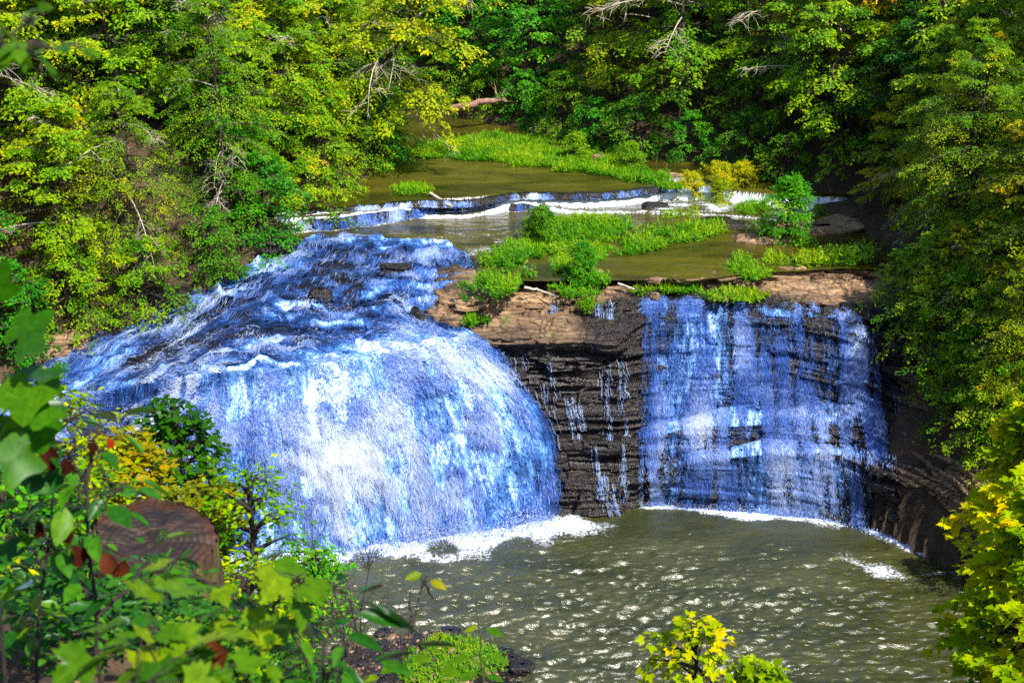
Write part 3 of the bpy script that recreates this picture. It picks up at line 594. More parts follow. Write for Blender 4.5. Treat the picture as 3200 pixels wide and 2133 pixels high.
# ------------------------------------------------------------------ leaves
DIA = (np.array([(0, 0, 0), (.45, .5, .05), (1, 0, -.12), (.45, -.5, .05)], float), None, np.array([(0, 1, 2, 3)]))
OVATE = (np.array([(0, 0, 0), (.22, .36, .06), (.5, .46, .07), (.78, .28, .02), (1.0, 0, -.10), (.78, -.28, .02), (.5, -.46, .07), (.22, -.36, .06), (.4, 0, -.03)], float),
         np.array([(0, 8, 1), (8, 2, 1), (8, 3, 2), (8, 4, 3), (8, 5, 4), (8, 6, 5), (8, 7, 6), (8, 0, 7)]), None)
def lobed(half):
    """half outline from base to tip as (along, side); mirrored, fanned round the middle"""
    h = np.array(half, float); o = np.concatenate([h, h[-2:0:-1] * [1, -1]]); n = len(o)
    z = .10 * np.abs(o[:, 1]) - .12 * np.clip(o[:, 0] - .5, 0, 1) ** 2 * 2
    V = np.concatenate([np.stack([o[:, 0], o[:, 1], z], -1), [(.38, 0, -.04)]])
    F = np.array([(n, (i + 1) % n, i) for i in range(n)]); return (V, F, None)
MAPLE = lobed([(0, 0), (-.04, .16), (-.14, .34), (.04, .36), (.10, .52), (.20, .46), (.26, .62), (.36, .50), (.50, .66), (.50, .40), (.46, .22), (.62, .27), (.70, .18), (.80, .20), (.86, .09), (1.05, 0)])
TULIP = lobed([(0, 0), (-.03, .22), (.05, .42), (.22, .50), (.34, .34), (.44, .30), (.62, .42), (.88, .46), (.92, .30), (.86, .12), (.84, 0)])
def leaf_geo(P, A, N, L, W, tint, shape=DIA, mb=None):
    T, F3, F4 = shape; A = unit(A); B = unit(np.cross(N, A)); N2 = np.cross(A, B); m, n = len(T), len(P)
    L = np.broadcast_to(L, (n,))[:, None, None]; W = np.broadcast_to(W, (n,))[:, None, None]
    V = P[:, None] + L * (T[None, :, 0, None] * A[:, None] + W * T[None, :, 1, None] * B[:, None] + T[None, :, 2, None] * N2[:, None])
    off = (np.arange(n) * m)[:, None, None]
    mb.add(V.reshape(-1, 3), None if F3 is None else (F3[None] + off).reshape(-1, 3), None if F4 is None else (F4[None] + off).reshape(-1, 4), np.repeat(np.clip(tint, 0, 1), m), np.tile(T[:, [1, 0]], (n, 1)) if shape is not DIA else None)
    if shape is not DIA: mb.near = True

def tree_parts(seed, H=9, Rr=3.5, h0=.18, nb=46, ntw=11, nl=30, L=.165, W=.58, droop=.25, top=.9, low=.8, up=35, mu=.45, sd=.13, lean=(0, 0), r0=.13, yellow=.0, bare=0, shape=DIA, layered=.6, twigr=.008):
    rng = np.random.default_rng(seed); wood, leaf, deads = MB(), MB(), []
    hs = np.linspace(0, 1, 9); ph = rng.random(2) * 6
    tr = np.stack([.22 * np.sin(hs * 4 + ph[0]) * H / 9 + lean[0] * hs ** 1.5, .22 * np.sin(hs * 3.4 + ph[1]) * H / 9 + lean[1] * hs ** 1.5, hs * (H + .8) - .8], -1)
    wood.tube(tr, r0 * (1.15 - hs) + .012, 8)
    def at(h): return np.stack([np.interp(h, tr[:, 2], tr[:, i]) for i in range(3)], -1)
    Ps, As, Ns, Ts, Ls = [], [], [], [], []
    azs = np.arange(nb) * 2.399 + rng.normal(0, .35, nb)
    for i in range(nb):
        t = (i + rng.random() * .8) / nb; h = H * (h0 + (1 - h0) * t); prof = (low + (1 - low) * min(t / .35, 1)) if t < .35 else (1 - (1 - (1 - top)) * ((t - .35) / .65) ** 1.6 * .92)
        BL = Rr * max(prof, .16) * rng.uniform(.62, 1.12); el = R(-8 + (up + 20) * t + rng.normal(0, 9)); az_ = azs[i]
        d = np.array([math.cos(az_) * math.cos(el), math.sin(az_) * math.cos(el), math.sin(el)])
        s = np.linspace(0, 1, 6)[:, None]; sw = np.array([-d[1], d[0], 0]) * rng.normal(0, .12)
        bp = at(h) + BL * (s * d + s * s * sw - np.array([0, 0, droop]) * s ** 2.2)
        isdead = bare and rng.random() < bare; dead = MB()
        if isdead: deads.append(dead)
        if isdead: bp = at(h) + (bp - at(h)) * 1.28
        (dead if isdead else wood).tube(bp, np.linspace(.022 + .009 * BL, .007, 6), 5, .5)
        cmu = mu + rng.normal(0, .09)
        for j in range(ntw if not isdead else 10):
            sj = rng.uniform(.18, 1) ** .8; b = np.array([np.interp(sj, s[:, 0], bp[:, k]) for k in range(3)])
            side = 1 if j % 2 else -1; a2 = az_ + side * R(rng.uniform(18, 75)); tl = (.30 * BL * (1.15 - .6 * sj) + .22) * rng.uniform(.7, 1.25)
            e2 = el * .4 + rng.normal(0, .28 * (1 - layered) + .10) - .15 * droop
            td = np.array([math.cos(a2) * math.cos(e2), math.sin(a2) * math.cos(e2), math.sin(e2)])
            s3 = np.linspace(0, 1, 4)[:, None]; tp = b + tl * (s3 * td - np.array([0, 0, .30 + droop * .4]) * s3 ** 2)
            if isdead:
                dead.tube(tp + rng.normal(0, .03, tp.shape), np.linspace(.013, .005, 4), 3, .5)
                for _ in range(4):
                    r = rng.uniform(.2, 1); p0 = np.array([np.interp(r, s3[:, 0], tp[:, k]) for k in range(3)]); dd = unit(td + rng.normal(0, .6, 3))
                    dead.tube(np.stack([p0, p0 + dd * tl * .25, p0 + dd * tl * .45 + [0, 0, -.05]]), np.array([.010, .007, .004]), 3, .5)
                continue
            wood.tube(tp, np.array([twigr, twigr * .75, twigr * .5, twigr * .3]), 3, .5)
            n = nl; r = rng.random(n) ** .75 * 1.05; P = np.stack([np.interp(r, s3[:, 0], tp[:, k]) for k in range(3)], -1)
            sg = np.where(rng.random(n) < .5, 1, -1)[:, None]; sv = unit(np.cross(td, [0, 0, 1.])) ; wsp = tl * .34 * (1.05 - .7 * r[:, None]) * rng.random((n, 1))
            P = P + sg * sv * wsp + rng.normal(0, .035, (n, 3)) - np.array([0, 0, .25]) * wsp
            A = td * .7 + sg * sv * .7 + rng.normal(0, .30, (n, 3)) + [0, 0, -.35]
            N = np.array([0, 0, 1.]) + rng.normal(0, .42, (n, 3)) + .35 * d
            Ps.append(P); As.append(A); Ns.append(N); Ls.append(L * rng.uniform(.65, 1.2, n))
            Ts.append(cmu + rng.normal(0, sd * .7, n) + rng.normal(0, .05) + .55 * yellow * (r ** 3) * rng.random(n) ** .5)
    leaf_geo(np.concatenate(Ps), np.concatenate(As), np.concatenate(Ns), np.concatenate(Ls), W, np.concatenate(Ts), shape, leaf)
    return wood, leaf, deads

G0 = [(0, (.016, .085, .002)), (.28, (.075, .270, .002)), (.57, (.25, .45, .001)), (.84, (.52, .53, .002)), (1, (.74, .36, .003))]
G1 = [(0, (.016, .11, .008)), (.35, (.045, .29, .008)), (.65, (.13, .44, .005)), (1, (.38, .52, .003))]
G2 = [(0, (.07, .19, .001)), (.33, (.30, .44, .001)), (.62, (.60, .55, .002)), (.85, (.76, .42, .003)), (1, (.74, .18, .006))]
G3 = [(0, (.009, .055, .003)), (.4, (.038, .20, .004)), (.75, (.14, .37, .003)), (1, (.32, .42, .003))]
M['leaf_green'] = leaf_mat('green_leaves', G0); M['leaf_fresh'] = leaf_mat('fresh_green_leaves', G1); M['leaf_yellow'] = leaf_mat('yellowing_leaves', G2); M['leaf_dark'] = leaf_mat('dark_leaves', G3)
M['bark'] = bark_mat('dark_bark', (.018, .012, .009), (.075, .05, .036)); M['bark_pale'] = bark_mat('pale_dead_wood', (.30, .24, .19), (.62, .55, .46)); M['bark_orange'] = bark_mat('warm_bark', (.10, .04, .015), (.32, .14, .05))
KINDS = {}
def kind(key, leafmat, bark='bark', **kw):
    wd, lf, dd = tree_parts(**kw)
    KINDS[key] = dict(trunk=wd.mesh('trunk'), crown=lf.mesh('crown', False), dead=[d.mesh('dead_branch') for d in dd], leafmat=M[leafmat], bark=M[bark])
    KINDS[key]['trunk'].materials.append(M[bark]); KINDS[key]['crown'].materials.append(M[leafmat])
    for d in KINDS[key]['dead']: d.materials.append(M['bark_pale'])
kind('broad_a', 'leaf_green', seed=101, H=9, Rr=3.4, nb=52, bare=.10, yellow=.25)
kind('broad_b', 'leaf_green', seed=102, H=10.5, Rr=3.7, nb=58, mu=.5, yellow=.2, bare=.04)
kind('feather_a', 'leaf_green', seed=103, H=11, Rr=3.3, nb=70, nl=30, L=.115, W=.42, droop=.5, up=20, mu=.42, sd=.10, layered=.8, bare=.12)
kind('feather_b', 'leaf_green', seed=104, H=9.5, Rr=3.6, nb=64, nl=30, L=.115, W=.42, droop=.55, up=18, mu=.50, sd=.12, layered=.8, bare=.09)
kind('yellow_a', 'leaf_yellow', seed=105, H=9.5, Rr=3.8, nb=54, mu=.42, sd=.13, yellow=.3, bare=.05, droop=.35)
kind('yellow_b', 'leaf_yellow', seed=106, H=8, Rr=3.4, nb=48, mu=.36, sd=.14, yellow=.5, droop=.3)
kind('fresh_a', 'leaf_fresh', seed=107, H=9.5, Rr=2.9, nb=48, L=.19, W=.65, nl=17, mu=.5, droop=.3)
kind('fresh_b', 'leaf_fresh', seed=108, H=7, Rr=2.8, nb=42, L=.17, W=.62, nl=18, mu=.45)
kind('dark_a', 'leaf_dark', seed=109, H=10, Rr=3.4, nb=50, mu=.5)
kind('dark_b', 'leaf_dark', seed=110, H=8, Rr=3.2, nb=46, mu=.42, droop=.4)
kind('low_a', 'leaf_green', seed=111, H=3.6, Rr=2.3, h0=.05, nb=40, ntw=9, nl=20, L=.13, mu=.46, droop=.5, r0=.05, yellow=.2)
kind('low_b', 'leaf_fresh', seed=112, H=3.0, Rr=2.0, h0=.05, nb=36, ntw=9, nl=18, L=.14, W=.62, mu=.42, droop=.5, r0=.045)
kind('low_c', 'leaf_dark', seed=113, H=3.2, Rr=2.2, h0=.05, nb=36, ntw=9, nl=20, L=.13, mu=.55, droop=.5, r0=.045)
kind('lean', 'leaf_yellow', seed=114, H=9, Rr=4.2, nb=60, ntw=12, mu=.34, sd=.12, droop=.32, lean=(4.2, -1.0), yellow=.3, bare=.10, h0=.25, r0=.17)
kind('fine_a', 'leaf_green', seed=115, H=11, Rr=3.6, nb=74, ntw=13, nl=32, L=.10, W=.5, mu=.5, yellow=.25, droop=.35, bare=.05)
kind('fine_b', 'leaf_yellow', seed=116, H=10, Rr=3.4, nb=66, ntw=13, nl=30, L=.10, W=.5, mu=.30, yellow=.35, droop=.35, bare=.06)
TREES = []
def tree(name, key, x, y, s, rz, label, cat='tree', group=None, z=None, sink=.05):
    k = KINDS[key]; zz_ = float(land(x, y)) if z is None else z
    e = empty(name, (x, y, zz_ - sink), rz, s)
    for pn in ('trunk', 'crown'): link(pn, k[pn], None, e)
    for d in k['dead']: link('dead_branch', d, None, e)
    TREES.append((e, key)); return tag(e, label, cat, None, group)
def along(A, dist, off, side):
    """point at arc length dist on polyline A, pushed off metres to its side (+1 = to the +X side)"""
    L = np.linalg.norm(np.diff(A, axis=0), axis=-1); s = np.concatenate([[0], np.cumsum(L)]); p = np.array([np.interp(dist, s, A[:, 0]), np.interp(dist, s, A[:, 1])])
    i = int(np.clip(np.searchsorted(s, dist) - 1, 0, len(L) - 1)); t = unit(A[i + 1] - A[i]); n = np.array([t[1], -t[0]])
    if n[0] * side < 0: n = -n
    return p + n * off
rg = np.random.default_rng(77)
def row(A, d0, d1, step, off, side, kinds, names, sc=(.85, 1.15), jit=.6, group=None, label='tree', cat='tree', skip=None):
    d = d0
    while d < d1:
        p = along(A, d, off + rg.normal(0, jit * .6), side) + rg.normal(0, jit * .5, 2)
        key = kinds[rg.integers(len(kinds))]; s = rg.uniform(*sc)
        if skip is None or not skip(p): tree(names, key, p[0], p[1], s, rg.uniform(0, 6.28), label, cat, group)
        d += step * rg.uniform(.8, 1.2)
LBU = LB[::-1][2:]   # from downstream to upstream
LBU = LB[:11][::-1]  # (-18,38) ... (-24,82)
row(LBU, 2, 34, 2.5, .5, -1, ['low_a', 'low_b', 'low_a', 'low_c'], 'bank_shrub', (.7, 1.05), .4, 'shrubs', 'shrub', 'shrub')
row(LBU, 1, 40, 2.7, 2.0, -1, ['broad_a', 'broad_b', 'feather_a', 'feather_b', 'fresh_b'], 'broadleaf_tree', (.6, .8))
row(LBU, 0, 42, 2.9, 5.0, -1, ['broad_a', 'broad_b', 'feather_a', 'feather_b', 'yellow_a'], 'broadleaf_tree', (.75, 1.0))
row(LBU, -2, 44, 3.2, 9.0, -1, ['broad_b', 'feather_a', 'feather_b', 'yellow_a'], 'broadleaf_tree', (.9, 1.1))
row(LBU, -2, 44, 4.2, 14, -1, ['broad_b', 'feather_a', 'broad_a'], 'broadleaf_tree', (.9, 1.1))
gap = lambda p: 2.0 < p[0] < 3.9 and p[1] > 65
RBU = RB[:10]
row(RBU, 2, 38, 2.6, .7, 1, ['low_a', 'low_b', 'low_c', 'low_c'], 'bank_shrub', (.6, .95), .4, 'shrubs', 'shrub', 'shrub', gap)
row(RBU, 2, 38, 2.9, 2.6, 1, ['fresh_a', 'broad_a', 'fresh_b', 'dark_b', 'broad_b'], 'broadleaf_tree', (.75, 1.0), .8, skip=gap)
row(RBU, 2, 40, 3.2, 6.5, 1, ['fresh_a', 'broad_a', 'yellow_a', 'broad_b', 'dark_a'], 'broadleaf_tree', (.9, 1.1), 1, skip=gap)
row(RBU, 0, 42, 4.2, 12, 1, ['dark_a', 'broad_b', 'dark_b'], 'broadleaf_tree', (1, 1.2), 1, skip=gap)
RBL = RB[8:14]
row(RBL, -1, 24, 2.2, 1.8, 1, ['fine_a', 'fine_b', 'fine_a', 'broad_a'], 'broadleaf_tree', (.5, .75), skip=lambda p: p[1] < 37.5 or p[1] < 43 and p[0] < 15)
clear = lambda p: p[1] < 43.2 and p[0] < 14.9
row(RBL, 3, 24, 1.8, .9, 1, ['low_a', 'low_a', 'low_b'], 'bank_shrub', (.6, 1.0), .4, 'shrubs', 'shrub', 'shrub', clear)
row(RBL, -2, 26, 2.7, 5.5, 1, ['fine_a', 'fine_b', 'yellow_b'], 'broadleaf_tree', (.8, 1), skip=lambda p: p[1] < 37.5)
row(RBL, -2, 26, 3.2, 9.5, 1, ['fine_a', 'fine_b', 'broad_b'], 'broadleaf_tree', (.9, 1.1), skip=lambda p: p[1] < 36)
for x, y, k_, sc_ in ((15.2, 52.6, 'dark_b', .8), (16.8, 50.2, 'broad_a', .85), (17.6, 53.6, 'broad_b', .95), (15.0, 48.8, 'fine_a', .62), (14.9, 46.6, 'fine_b', .55), (18.4, 47.6, 'broad_a', .9), (16.2, 55.8, 'yellow_a', .9), (19.5, 51, 'broad_b', 1.0), (21, 55, 'broad_b', 1.1), (14.2, 50.6, 'yellow_b', .55), (19.6, 44, 'fine_a', .9), (15.6, 41.6, 'fine_b', .6), (15.6, 38.6, 'fine_a', .5)): tree('broadleaf_tree', k_, x, y, sc_, rg.uniform(0, 6.28), 'tree')
tree('leaning_tree', 'lean', -6.6, 58.6, 1.0, 0, 'yellow green tree leaning far out over the upper pool with bare pale limbs')

HANG = [(905, 302, 'low_a', .55), (938, 312, 'low_a', .75), (974, 305, 'low_c', .9), (925, 338, 'low_a', .6), (958, 350, 'low_a', .8), (992, 352, 'low_b', .8), (950, 392, 'low_a', .5), (976, 398, 'low_a', .8), (1008, 396, 'low_c', .8), (990, 452, 'low_a', .65), (1016, 446, 'low_b', .7), (1020, 530, 'low_a', .5), (950, 325, 'fine_b', .34), (990, 345, 'fine_a', .40), (1014, 375, 'fine_b', .42), (968, 410, 'fine_a', .28), (1004, 430, 'fine_b', .34), (926, 318, 'fine_a', .26)]
for i, (px, py, key, sc_) in enumerate(HANG):
    p = cliff_at(px, py); tall = key.startswith('fine')
    tree('bank_tree' if tall else 'bank_shrub', key, p[0], p[1], sc_, rg.uniform(0, 6.28), ('slim ' if tall else '') + ('tree' if tall else 'shrub') + [' clinging to the rock wall just under the tan ledge', ' halfway down the rock wall beside the stepped fall', ' low on the bare bank rock by the pool'][0 if py < 340 else 1 if py < 430 else 2], 'tree' if tall else 'shrub', 'growth clinging to the rock wall by the stepped fall', p[2], .1); TREES.pop()
# ------------------------------------------------------------------ what each tree is called
LOOK = dict(broad_a='green broadleaf tree', broad_b='yellow green broadleaf tree', feather_a='drooping feathery tree', feather_b='spreading feathery tree', yellow_a='yellowing broad tree', yellow_b='golden tinged tree', fresh_a='fresh green large leaved tree', fresh_b='slight fresh green tree', dark_a='dark green tree', dark_b='deep green drooping tree', fine_a='fine leaved green tree', fine_b='fine leaved yellowish tree', low_a='low green shrub', low_b='low bright shrub', low_c='low dark shrub')
def zone(x, y):
    P = np.array([[x, y]]); dl, dr = seg_dist(P, LB)[0], seg_dist(P, RB)[0]; d = min(dl, dr)
    if dl < dr: z = next(t for lim, t in ((43, 'over the shoulder of the broad fall'), (47, 'beside the lower rapids'), (52, 'where the river narrows to rapids'), (57, 'beside the low river steps'), (62, 'by the small weed patch'), (999, 'round the river bend')) if y < lim)
    elif y > 55: z = next(t for lim, t in ((-4, 'by the reddish log'), (1.2, 'behind the long plant band'), (5, 'beside the dark slope gap'), (9, 'facing the upper river step'), (99, 'behind the ochre shrubs')) if x < lim)
    else: z = next(t for lim, t in ((38, 'over the dark pool corner'), (42, 'above the bare bank rock'), (46, 'above the tan ledge'), (99, 'above the tan rock shelves')) if y < lim)
    tier = next(t for lim, t in ((1.5, 'at the waterside'), (3.8, 'on the bank'), (7.4, 'one row up'), (11.6, 'halfway upslope'), (99, 'high upslope')) if d < lim)
    return tier, z
by = {}
for e, key in TREES:
    if key in LOOK:
        tier, z = zone(e.location.x, e.location.y); by.setdefault((LOOK[key], tier, z), []).append(e)
for (look, tier, z), es in by.items():
    es.sort(key=lambda e: -e.scale[0]); n = len(es)
    pre = {1: [''], 2: ['taller ', 'shorter '], 3: ['tallest ', 'middle sized ', 'shortest ']}.get(n)
    for i, e in enumerate(es):
        e['label'] = (pre[i] if pre else '') + look + ' ' + tier + ' ' + z
        e['group'] = 'trees and shrubs massed along the wooded valley sides' if 'tree' in look else 'shrubs lining the river banks'
# ------------------------------------------------------------------ low growth, rocks and logs in and along the river
def in_poly_px(poly, n, rng):
    poly = np.array(poly, float); lo, hi = poly.min(0), poly.max(0); out = []
    while len(out) < n:
        p = rng.uniform(lo, hi, (n * 3, 2)); p = p[inside(p, poly)]; out.extend(p.tolist())
    return np.array(out[:n])
M['herb'] = leaf_mat('water_willow_leaves', [(0, (.015, .09, .004)), (.4, (.07, .29, .004)), (.7, (.17, .40, .003)), (1, (.36, .44, .004))], transl=.4, gloss=.10)
M['herb_ochre'] = leaf_mat('ochre_leaves', [(0, (.05, .06, .003)), (.4, (.20, .19, .003)), (.75, (.38, .26, .004)), (1, (.46, .15, .004))], transl=.35, gloss=.08)
def herbs(poly_plan, z, dens, label, seed, hgt=.38, L=.17, name='grass', mat='herb', mu=.5, hole=.16):
    """leafy water plants: short leaning stems carrying narrow leaves, thinning to the edge"""
    rng = np.random.default_rng(seed); A = np.array(poly_plan, float); area = .5 * abs(np.sum(A[:, 0] * np.roll(A[:, 1], -1) - A[:, 1] * np.roll(A[:, 0], -1)))
    n = int(area * dens * 1.6); lo, hi = A.min(0) - .3, A.max(0) + .3; P = rng.uniform(lo, hi, (n * 4, 2))
    ed = seg_dist(P, np.concatenate([A, A[:1]])) * np.where(inside(P, A), 1, -1)
    nz = fbm(np.stack([P[:, 0] * 1.1, P[:, 1] * 1.1, 0 * P[:, 0]], -1), 4, seed)
    k = (ed + .55 * nz > -.02) & (nz > -hole - .0); P, nz = P[k][:n], nz[k][:n]; n = len(P)
    ht = hgt * rng.uniform(.35, 1.1, n) * np.clip(.75 + 1.2 * fbm(np.stack([P[:, 0] * .6, P[:, 1] * .6, 0 * nz + 5], -1), 3, seed + 1), .35, 1.6)
    m = 7; az_ = rng.uniform(0, 6.28, (n, m)); r = rng.uniform(.15, 1, (n, m)); ln = rng.normal(0, .35, (n, 2))
    zb = z(P[:, 0], P[:, 1]) if callable(z) else np.full(n, z)
    Q = np.stack([P[:, :1] + ln[:, :1] * r * ht[:, None], P[:, 1:] + ln[:, 1:] * r * ht[:, None], zb[:, None] + r * ht[:, None]], -1).reshape(-1, 3)
    blade = rng.random((n, m)) < .28; el = np.where(blade, rng.normal(1.15, .2, (n, m)), rng.normal(.35, .35, (n, m))); Ax = np.stack([np.cos(az_) * np.cos(el), np.sin(az_) * np.cos(el), np.sin(el)], -1).reshape(-1, 3)
    N = np.stack([-np.cos(az_) * .4, -np.sin(az_) * .4, np.ones_like(az_)], -1).reshape(-1, 3) + rng.normal(0, .25, (n * m, 3))
    tint = (mu + .28 * nz[:, None] + rng.normal(0, .12, (n, m)) + .25 * (r - .5) + .3 * np.clip(fbm(np.stack([P[:, 0] * .5, P[:, 1] * .5, 0 * nz + 9], -1), 3, seed + 2), -.6, .6)[:, None]).ravel()
    mb = MB(); leaf_geo(Q, Ax, N, L * rng.uniform(.6, 1.15, n * m) * np.where(blade, 1.5, 1).ravel(), np.where(blade, .12, .36).ravel(), tint + .22 * blade.ravel() * rng.random(n * m), DIA, mb)
    return tag(link(name, mb.mesh(name, False), M[mat]), label, 'water plants', 'stuff')
pl = lambda pts, z: [at_z(a, b, z)[:2] for a, b in pts]
HB = 78
herbs(pl([(398, 154), (425, 147), (470, 139), (500, 137), (560, 150), (610, 156), (640, 166), (660, 175), (682, 186), (668, 189), (620, 178), (570, 172), (520, 165), (470, 160), (420, 158)], 7.65), 7.62, HB, 'long band of low green water plants along the far side of the upper pool', 201, hgt=.34, hole=.45)
herbs(pl([(470, 134), (530, 134), (600, 143), (590, 147), (540, 142), (500, 140)], 7.65), 7.62, 35, 'thin pale weed patch floating in dark water under the far trees', 202, hgt=.15, hole=.05, mu=.62)
herbs(pl([(398, 189), (408, 183), (424, 184), (432, 190), (428, 194), (408, 194)], 7.65), 7.62, HB, 'small green weed patch standing alone in the upper pool above the step', 203, hgt=.26)
herbs(pl([(526, 226), (560, 220), (600, 221), (632, 226), (625, 236), (600, 243), (575, 244), (550, 250), (540, 262), (525, 276), (512, 292), (500, 300), (455, 304), (450, 298), (470, 292), (490, 278), (488, 262), (505, 252), (530, 245)], 6.95), 6.95, HB, 'winding green plant strip on the ledge running down to the lip between the falls', 204, hgt=.36, hole=.12)
herbs(pl([(566, 252), (590, 246), (610, 250), (606, 268), (608, 280), (596, 288), (572, 284), (556, 276), (556, 262)], 6.95), 6.9, HB * 1.1, 'round green plant clump on the island beside the narrow blue channel', 205, hgt=.55)
herbs(pl([(612, 246), (650, 236), (690, 228), (718, 224), (722, 234), (700, 240), (668, 246), (640, 256), (618, 258)], 6.95), 6.95, HB, 'green plant strip reaching across the brown shallow pool', 206, hgt=.34)
herbs(pl([(720, 262), (735, 258), (750, 268), (764, 274), (748, 282), (730, 275)], 6.95), 6.95, HB, 'green tuft on the rim of the shallow pool above the stepped fall', 207, hgt=.36)
herbs(pl([(794, 264), (830, 256), (868, 258), (880, 266), (800, 267)], 6.95), 6.98, HB, 'bright green fringe behind the tan ledge near the bank', 208, hgt=.42)
herbs(pl([(634, 294), (652, 292), (690, 284), (712, 288), (700, 296), (652, 298)], 6.62), 6.62, HB, 'low green plants on the wet bench just above the stepped fall', 209, hgt=.24)
herbs(pl([(700, 296), (735, 291), (762, 296), (748, 302), (712, 301)], 6.58), 6.58, HB, 'yellowish green plants on the lip of the stepped fall', 210, hgt=.26, mu=.6)
herbs(pl([(552, 290), (580, 292), (602, 297), (570, 299)], 6.72), 6.72, 80, 'small green tuft on the slab edge beside the channel', 211, hgt=.25)
herbs(pl([(578, 302), (592, 298), (596, 306), (584, 308)], 6.5), 6.35, 120, 'single green tuft hanging over the slab front between two trickles', 212, hgt=.45)
herbs(pl([(470, 312), (492, 296), (500, 308), (496, 318), (472, 324)], 6.1), 6.0, 110, 'green plants growing down the front of the tan slab', 213, hgt=.5)
herbs(pl([(664, 213), (690, 211), (694, 216), (668, 218)], 7.0), 6.98, HB, 'small dark green weed clump in the white water below the steps', 214, hgt=.25)
herbs(pl([(736, 210), (766, 200), (786, 206), (776, 214), (748, 216)], 7.05), 7.0, HB, 'fresh green plants at the foot of the ochre shrubs', 215, hgt=.45)
herbs(pl([(760, 262), (776, 256), (786, 262), (770, 266)], 6.95), 6.95, 80, 'small green plants standing in the shallow brown pool', 216, hgt=.3)
# -- shrubs on the islands
SH = lambda name, key, px, py, z, s, label, rz=1.0: tree(name, key, *at_z(px, py, z)[:2], s, rz, label, 'shrub', None, z)
kind('bush_a', 'leaf_green', seed=131, H=1.5, Rr=.85, h0=.03, nb=40, ntw=7, nl=22, L=.11, W=.40, mu=.42, up=60, droop=.12, r0=.02, layered=.1, twigr=.004)
kind('bush_b', 'leaf_fresh', seed=132, H=2.3, Rr=1.15, h0=.03, nb=54, ntw=8, nl=24, L=.11, W=.42, mu=.52, up=60, droop=.15, r0=.03, layered=.1, twigr=.004)
kind('bush_ochre', 'leaf_yellow', seed=133, H=1.4, Rr=1.1, h0=.02, nb=48, ntw=7, nl=22, L=.10, W=.38, mu=.42, sd=.10, up=60, droop=.1, r0=.02, layered=.1, twigr=.004)
SH('shrub', 'bush_a', 541, 243, 6.95, .85, 'rounded olive shrub standing among plants at the head of the island')
SH('shrub', 'bush_b', 583, 285, 6.8, .62, 'green shrub with a dark heart at the lower end of the round island', 2)
SH('shrub', 'bush_b', 786, 241, 7.0, .98, 'tall bright green shrub beside the flat tan boulder in the shallow pool', 3)
SH('shrub', 'bush_a', 576, 160, 7.65, .75, 'small round shrub in the middle of the long plant band', 4)
SH('shrub', 'bush_a', 630, 168, 7.65, .70, 'pale shrub near the end of the long plant band', 5)
SH('shrub', 'bush_ochre', 690, 198, 7.1, .70, 'ochre shrub next to the rapids below the low steps', 1)
SH('shrub', 'bush_ochre', 718, 192, 7.3, .80, 'large ochre shrub in the middle of the yellow clump by the brown bank', 2)
SH('shrub', 'bush_ochre', 742, 190, 7.4, .75, 'ochre shrub at the leaf covered bank end of the yellow clump', 4)
SH('shrub', 'bush_ochre', 722, 203, 7.05, .62, 'low rusty ochre shrub fronting the yellow clump above the white water', 5)
SH('shrub', 'bush_a', 818, 219, 7.05, .38, 'very small green bush alone on the brown bank', 2)
SH('shrub', 'bush_b', 479, 322, 5.75, .36, 'bright green bush rooted below the tan slab over the big fall', 1)
# -- boulders
def boulder(px, py, z, sx, sy, sz, label, seed, wet=0.0, rz=0.0, name='boulder', moss=.0, p=None):
    n1, n2 = 40, 26; th = np.linspace(0, 2 * math.pi, n1); ph = np.linspace(-1.45, 1.5, n2)
    T, Pp = np.meshgrid(th, ph, indexing='ij'); ct = lambda a: np.sign(a) * np.abs(a) ** .62
    V = np.stack([ct(np.cos(T)) * np.cos(Pp) ** .6, ct(np.sin(T)) * np.cos(Pp) ** .6, np.sign(np.sin(Pp)) * np.abs(np.sin(Pp)) ** .55], -1)
    V = V * (1 + .28 * fbm(V * 1.3 + seed, 3, seed))[..., None]; S = V * [sx, sy, sz]
    S = S + unit(V) * [1, 1, .4] * ((.10 * noise(np.stack([S[..., 0] * .8 + seed, S[..., 2] * 9, 0 * T], -1), seed) + .05 * fbm(S * 4, 3, seed + 1)) * min(1, sx * 1.5))[..., None]
    o = link(name, mesh_from(name, S, None, grid_faces(n1, n2), {'wet': np.full(T.shape, wet), 'moss': np.full(T.shape, moss)}), M['ledge'])
    c = at_z(px, py, z) if p is None else p
    o.location = (c[0], c[1], z); o.rotation_euler = (0, 0, rz); return tag(o, label, 'rock')
boulder(760, 240, 6.98, 1.0, .62, .22, 'flat pale tan boulder lying in the shallow pool beside the tall shrub', 3, -.2)
boulder(822, 229, 7.0, 1.7, .8, .18, 'wide flat tan rock shelf between the tall shrub and the wooded bank', 5, -.1, .2)
boulder(858, 219, 7.05, 1.5, .6, .16, 'thin tan rock shelf at the foot of the brown bank', 7, .0, .1)
boulder(716, 222, 7.0, .55, .32, .16, 'low black wet rock at the edge of the white water', 9, 1)
boulder(736, 225, 7.0, .6, .35, .13, 'second wet dark rock at the end of the rapids nearer the shrub', 10, 1)
boulder(655, 206, 7.1, .5, .3, .18, 'dark wet rock sticking out of the lower river step', 12, 1)
boulder(60, 352, 4.9, 1.0, .8, .75, 'large grey brown boulder on the bank beside the top of the big fall', 13, .25, .3)
boulder(160, 296, 6.1, 1.1, .6, .35, 'dark flat rock under the bank shrubs by the rapids', 15, .75)
boulder(270, 245, 6.95, .9, .5, .25, 'dark bank rock where the river narrows into rapids', 16, .8)
boulder(321, 297, 6.25, .42, .4, .30, 'dark rounded rock breaking the middle of the rapids', 17, 1)
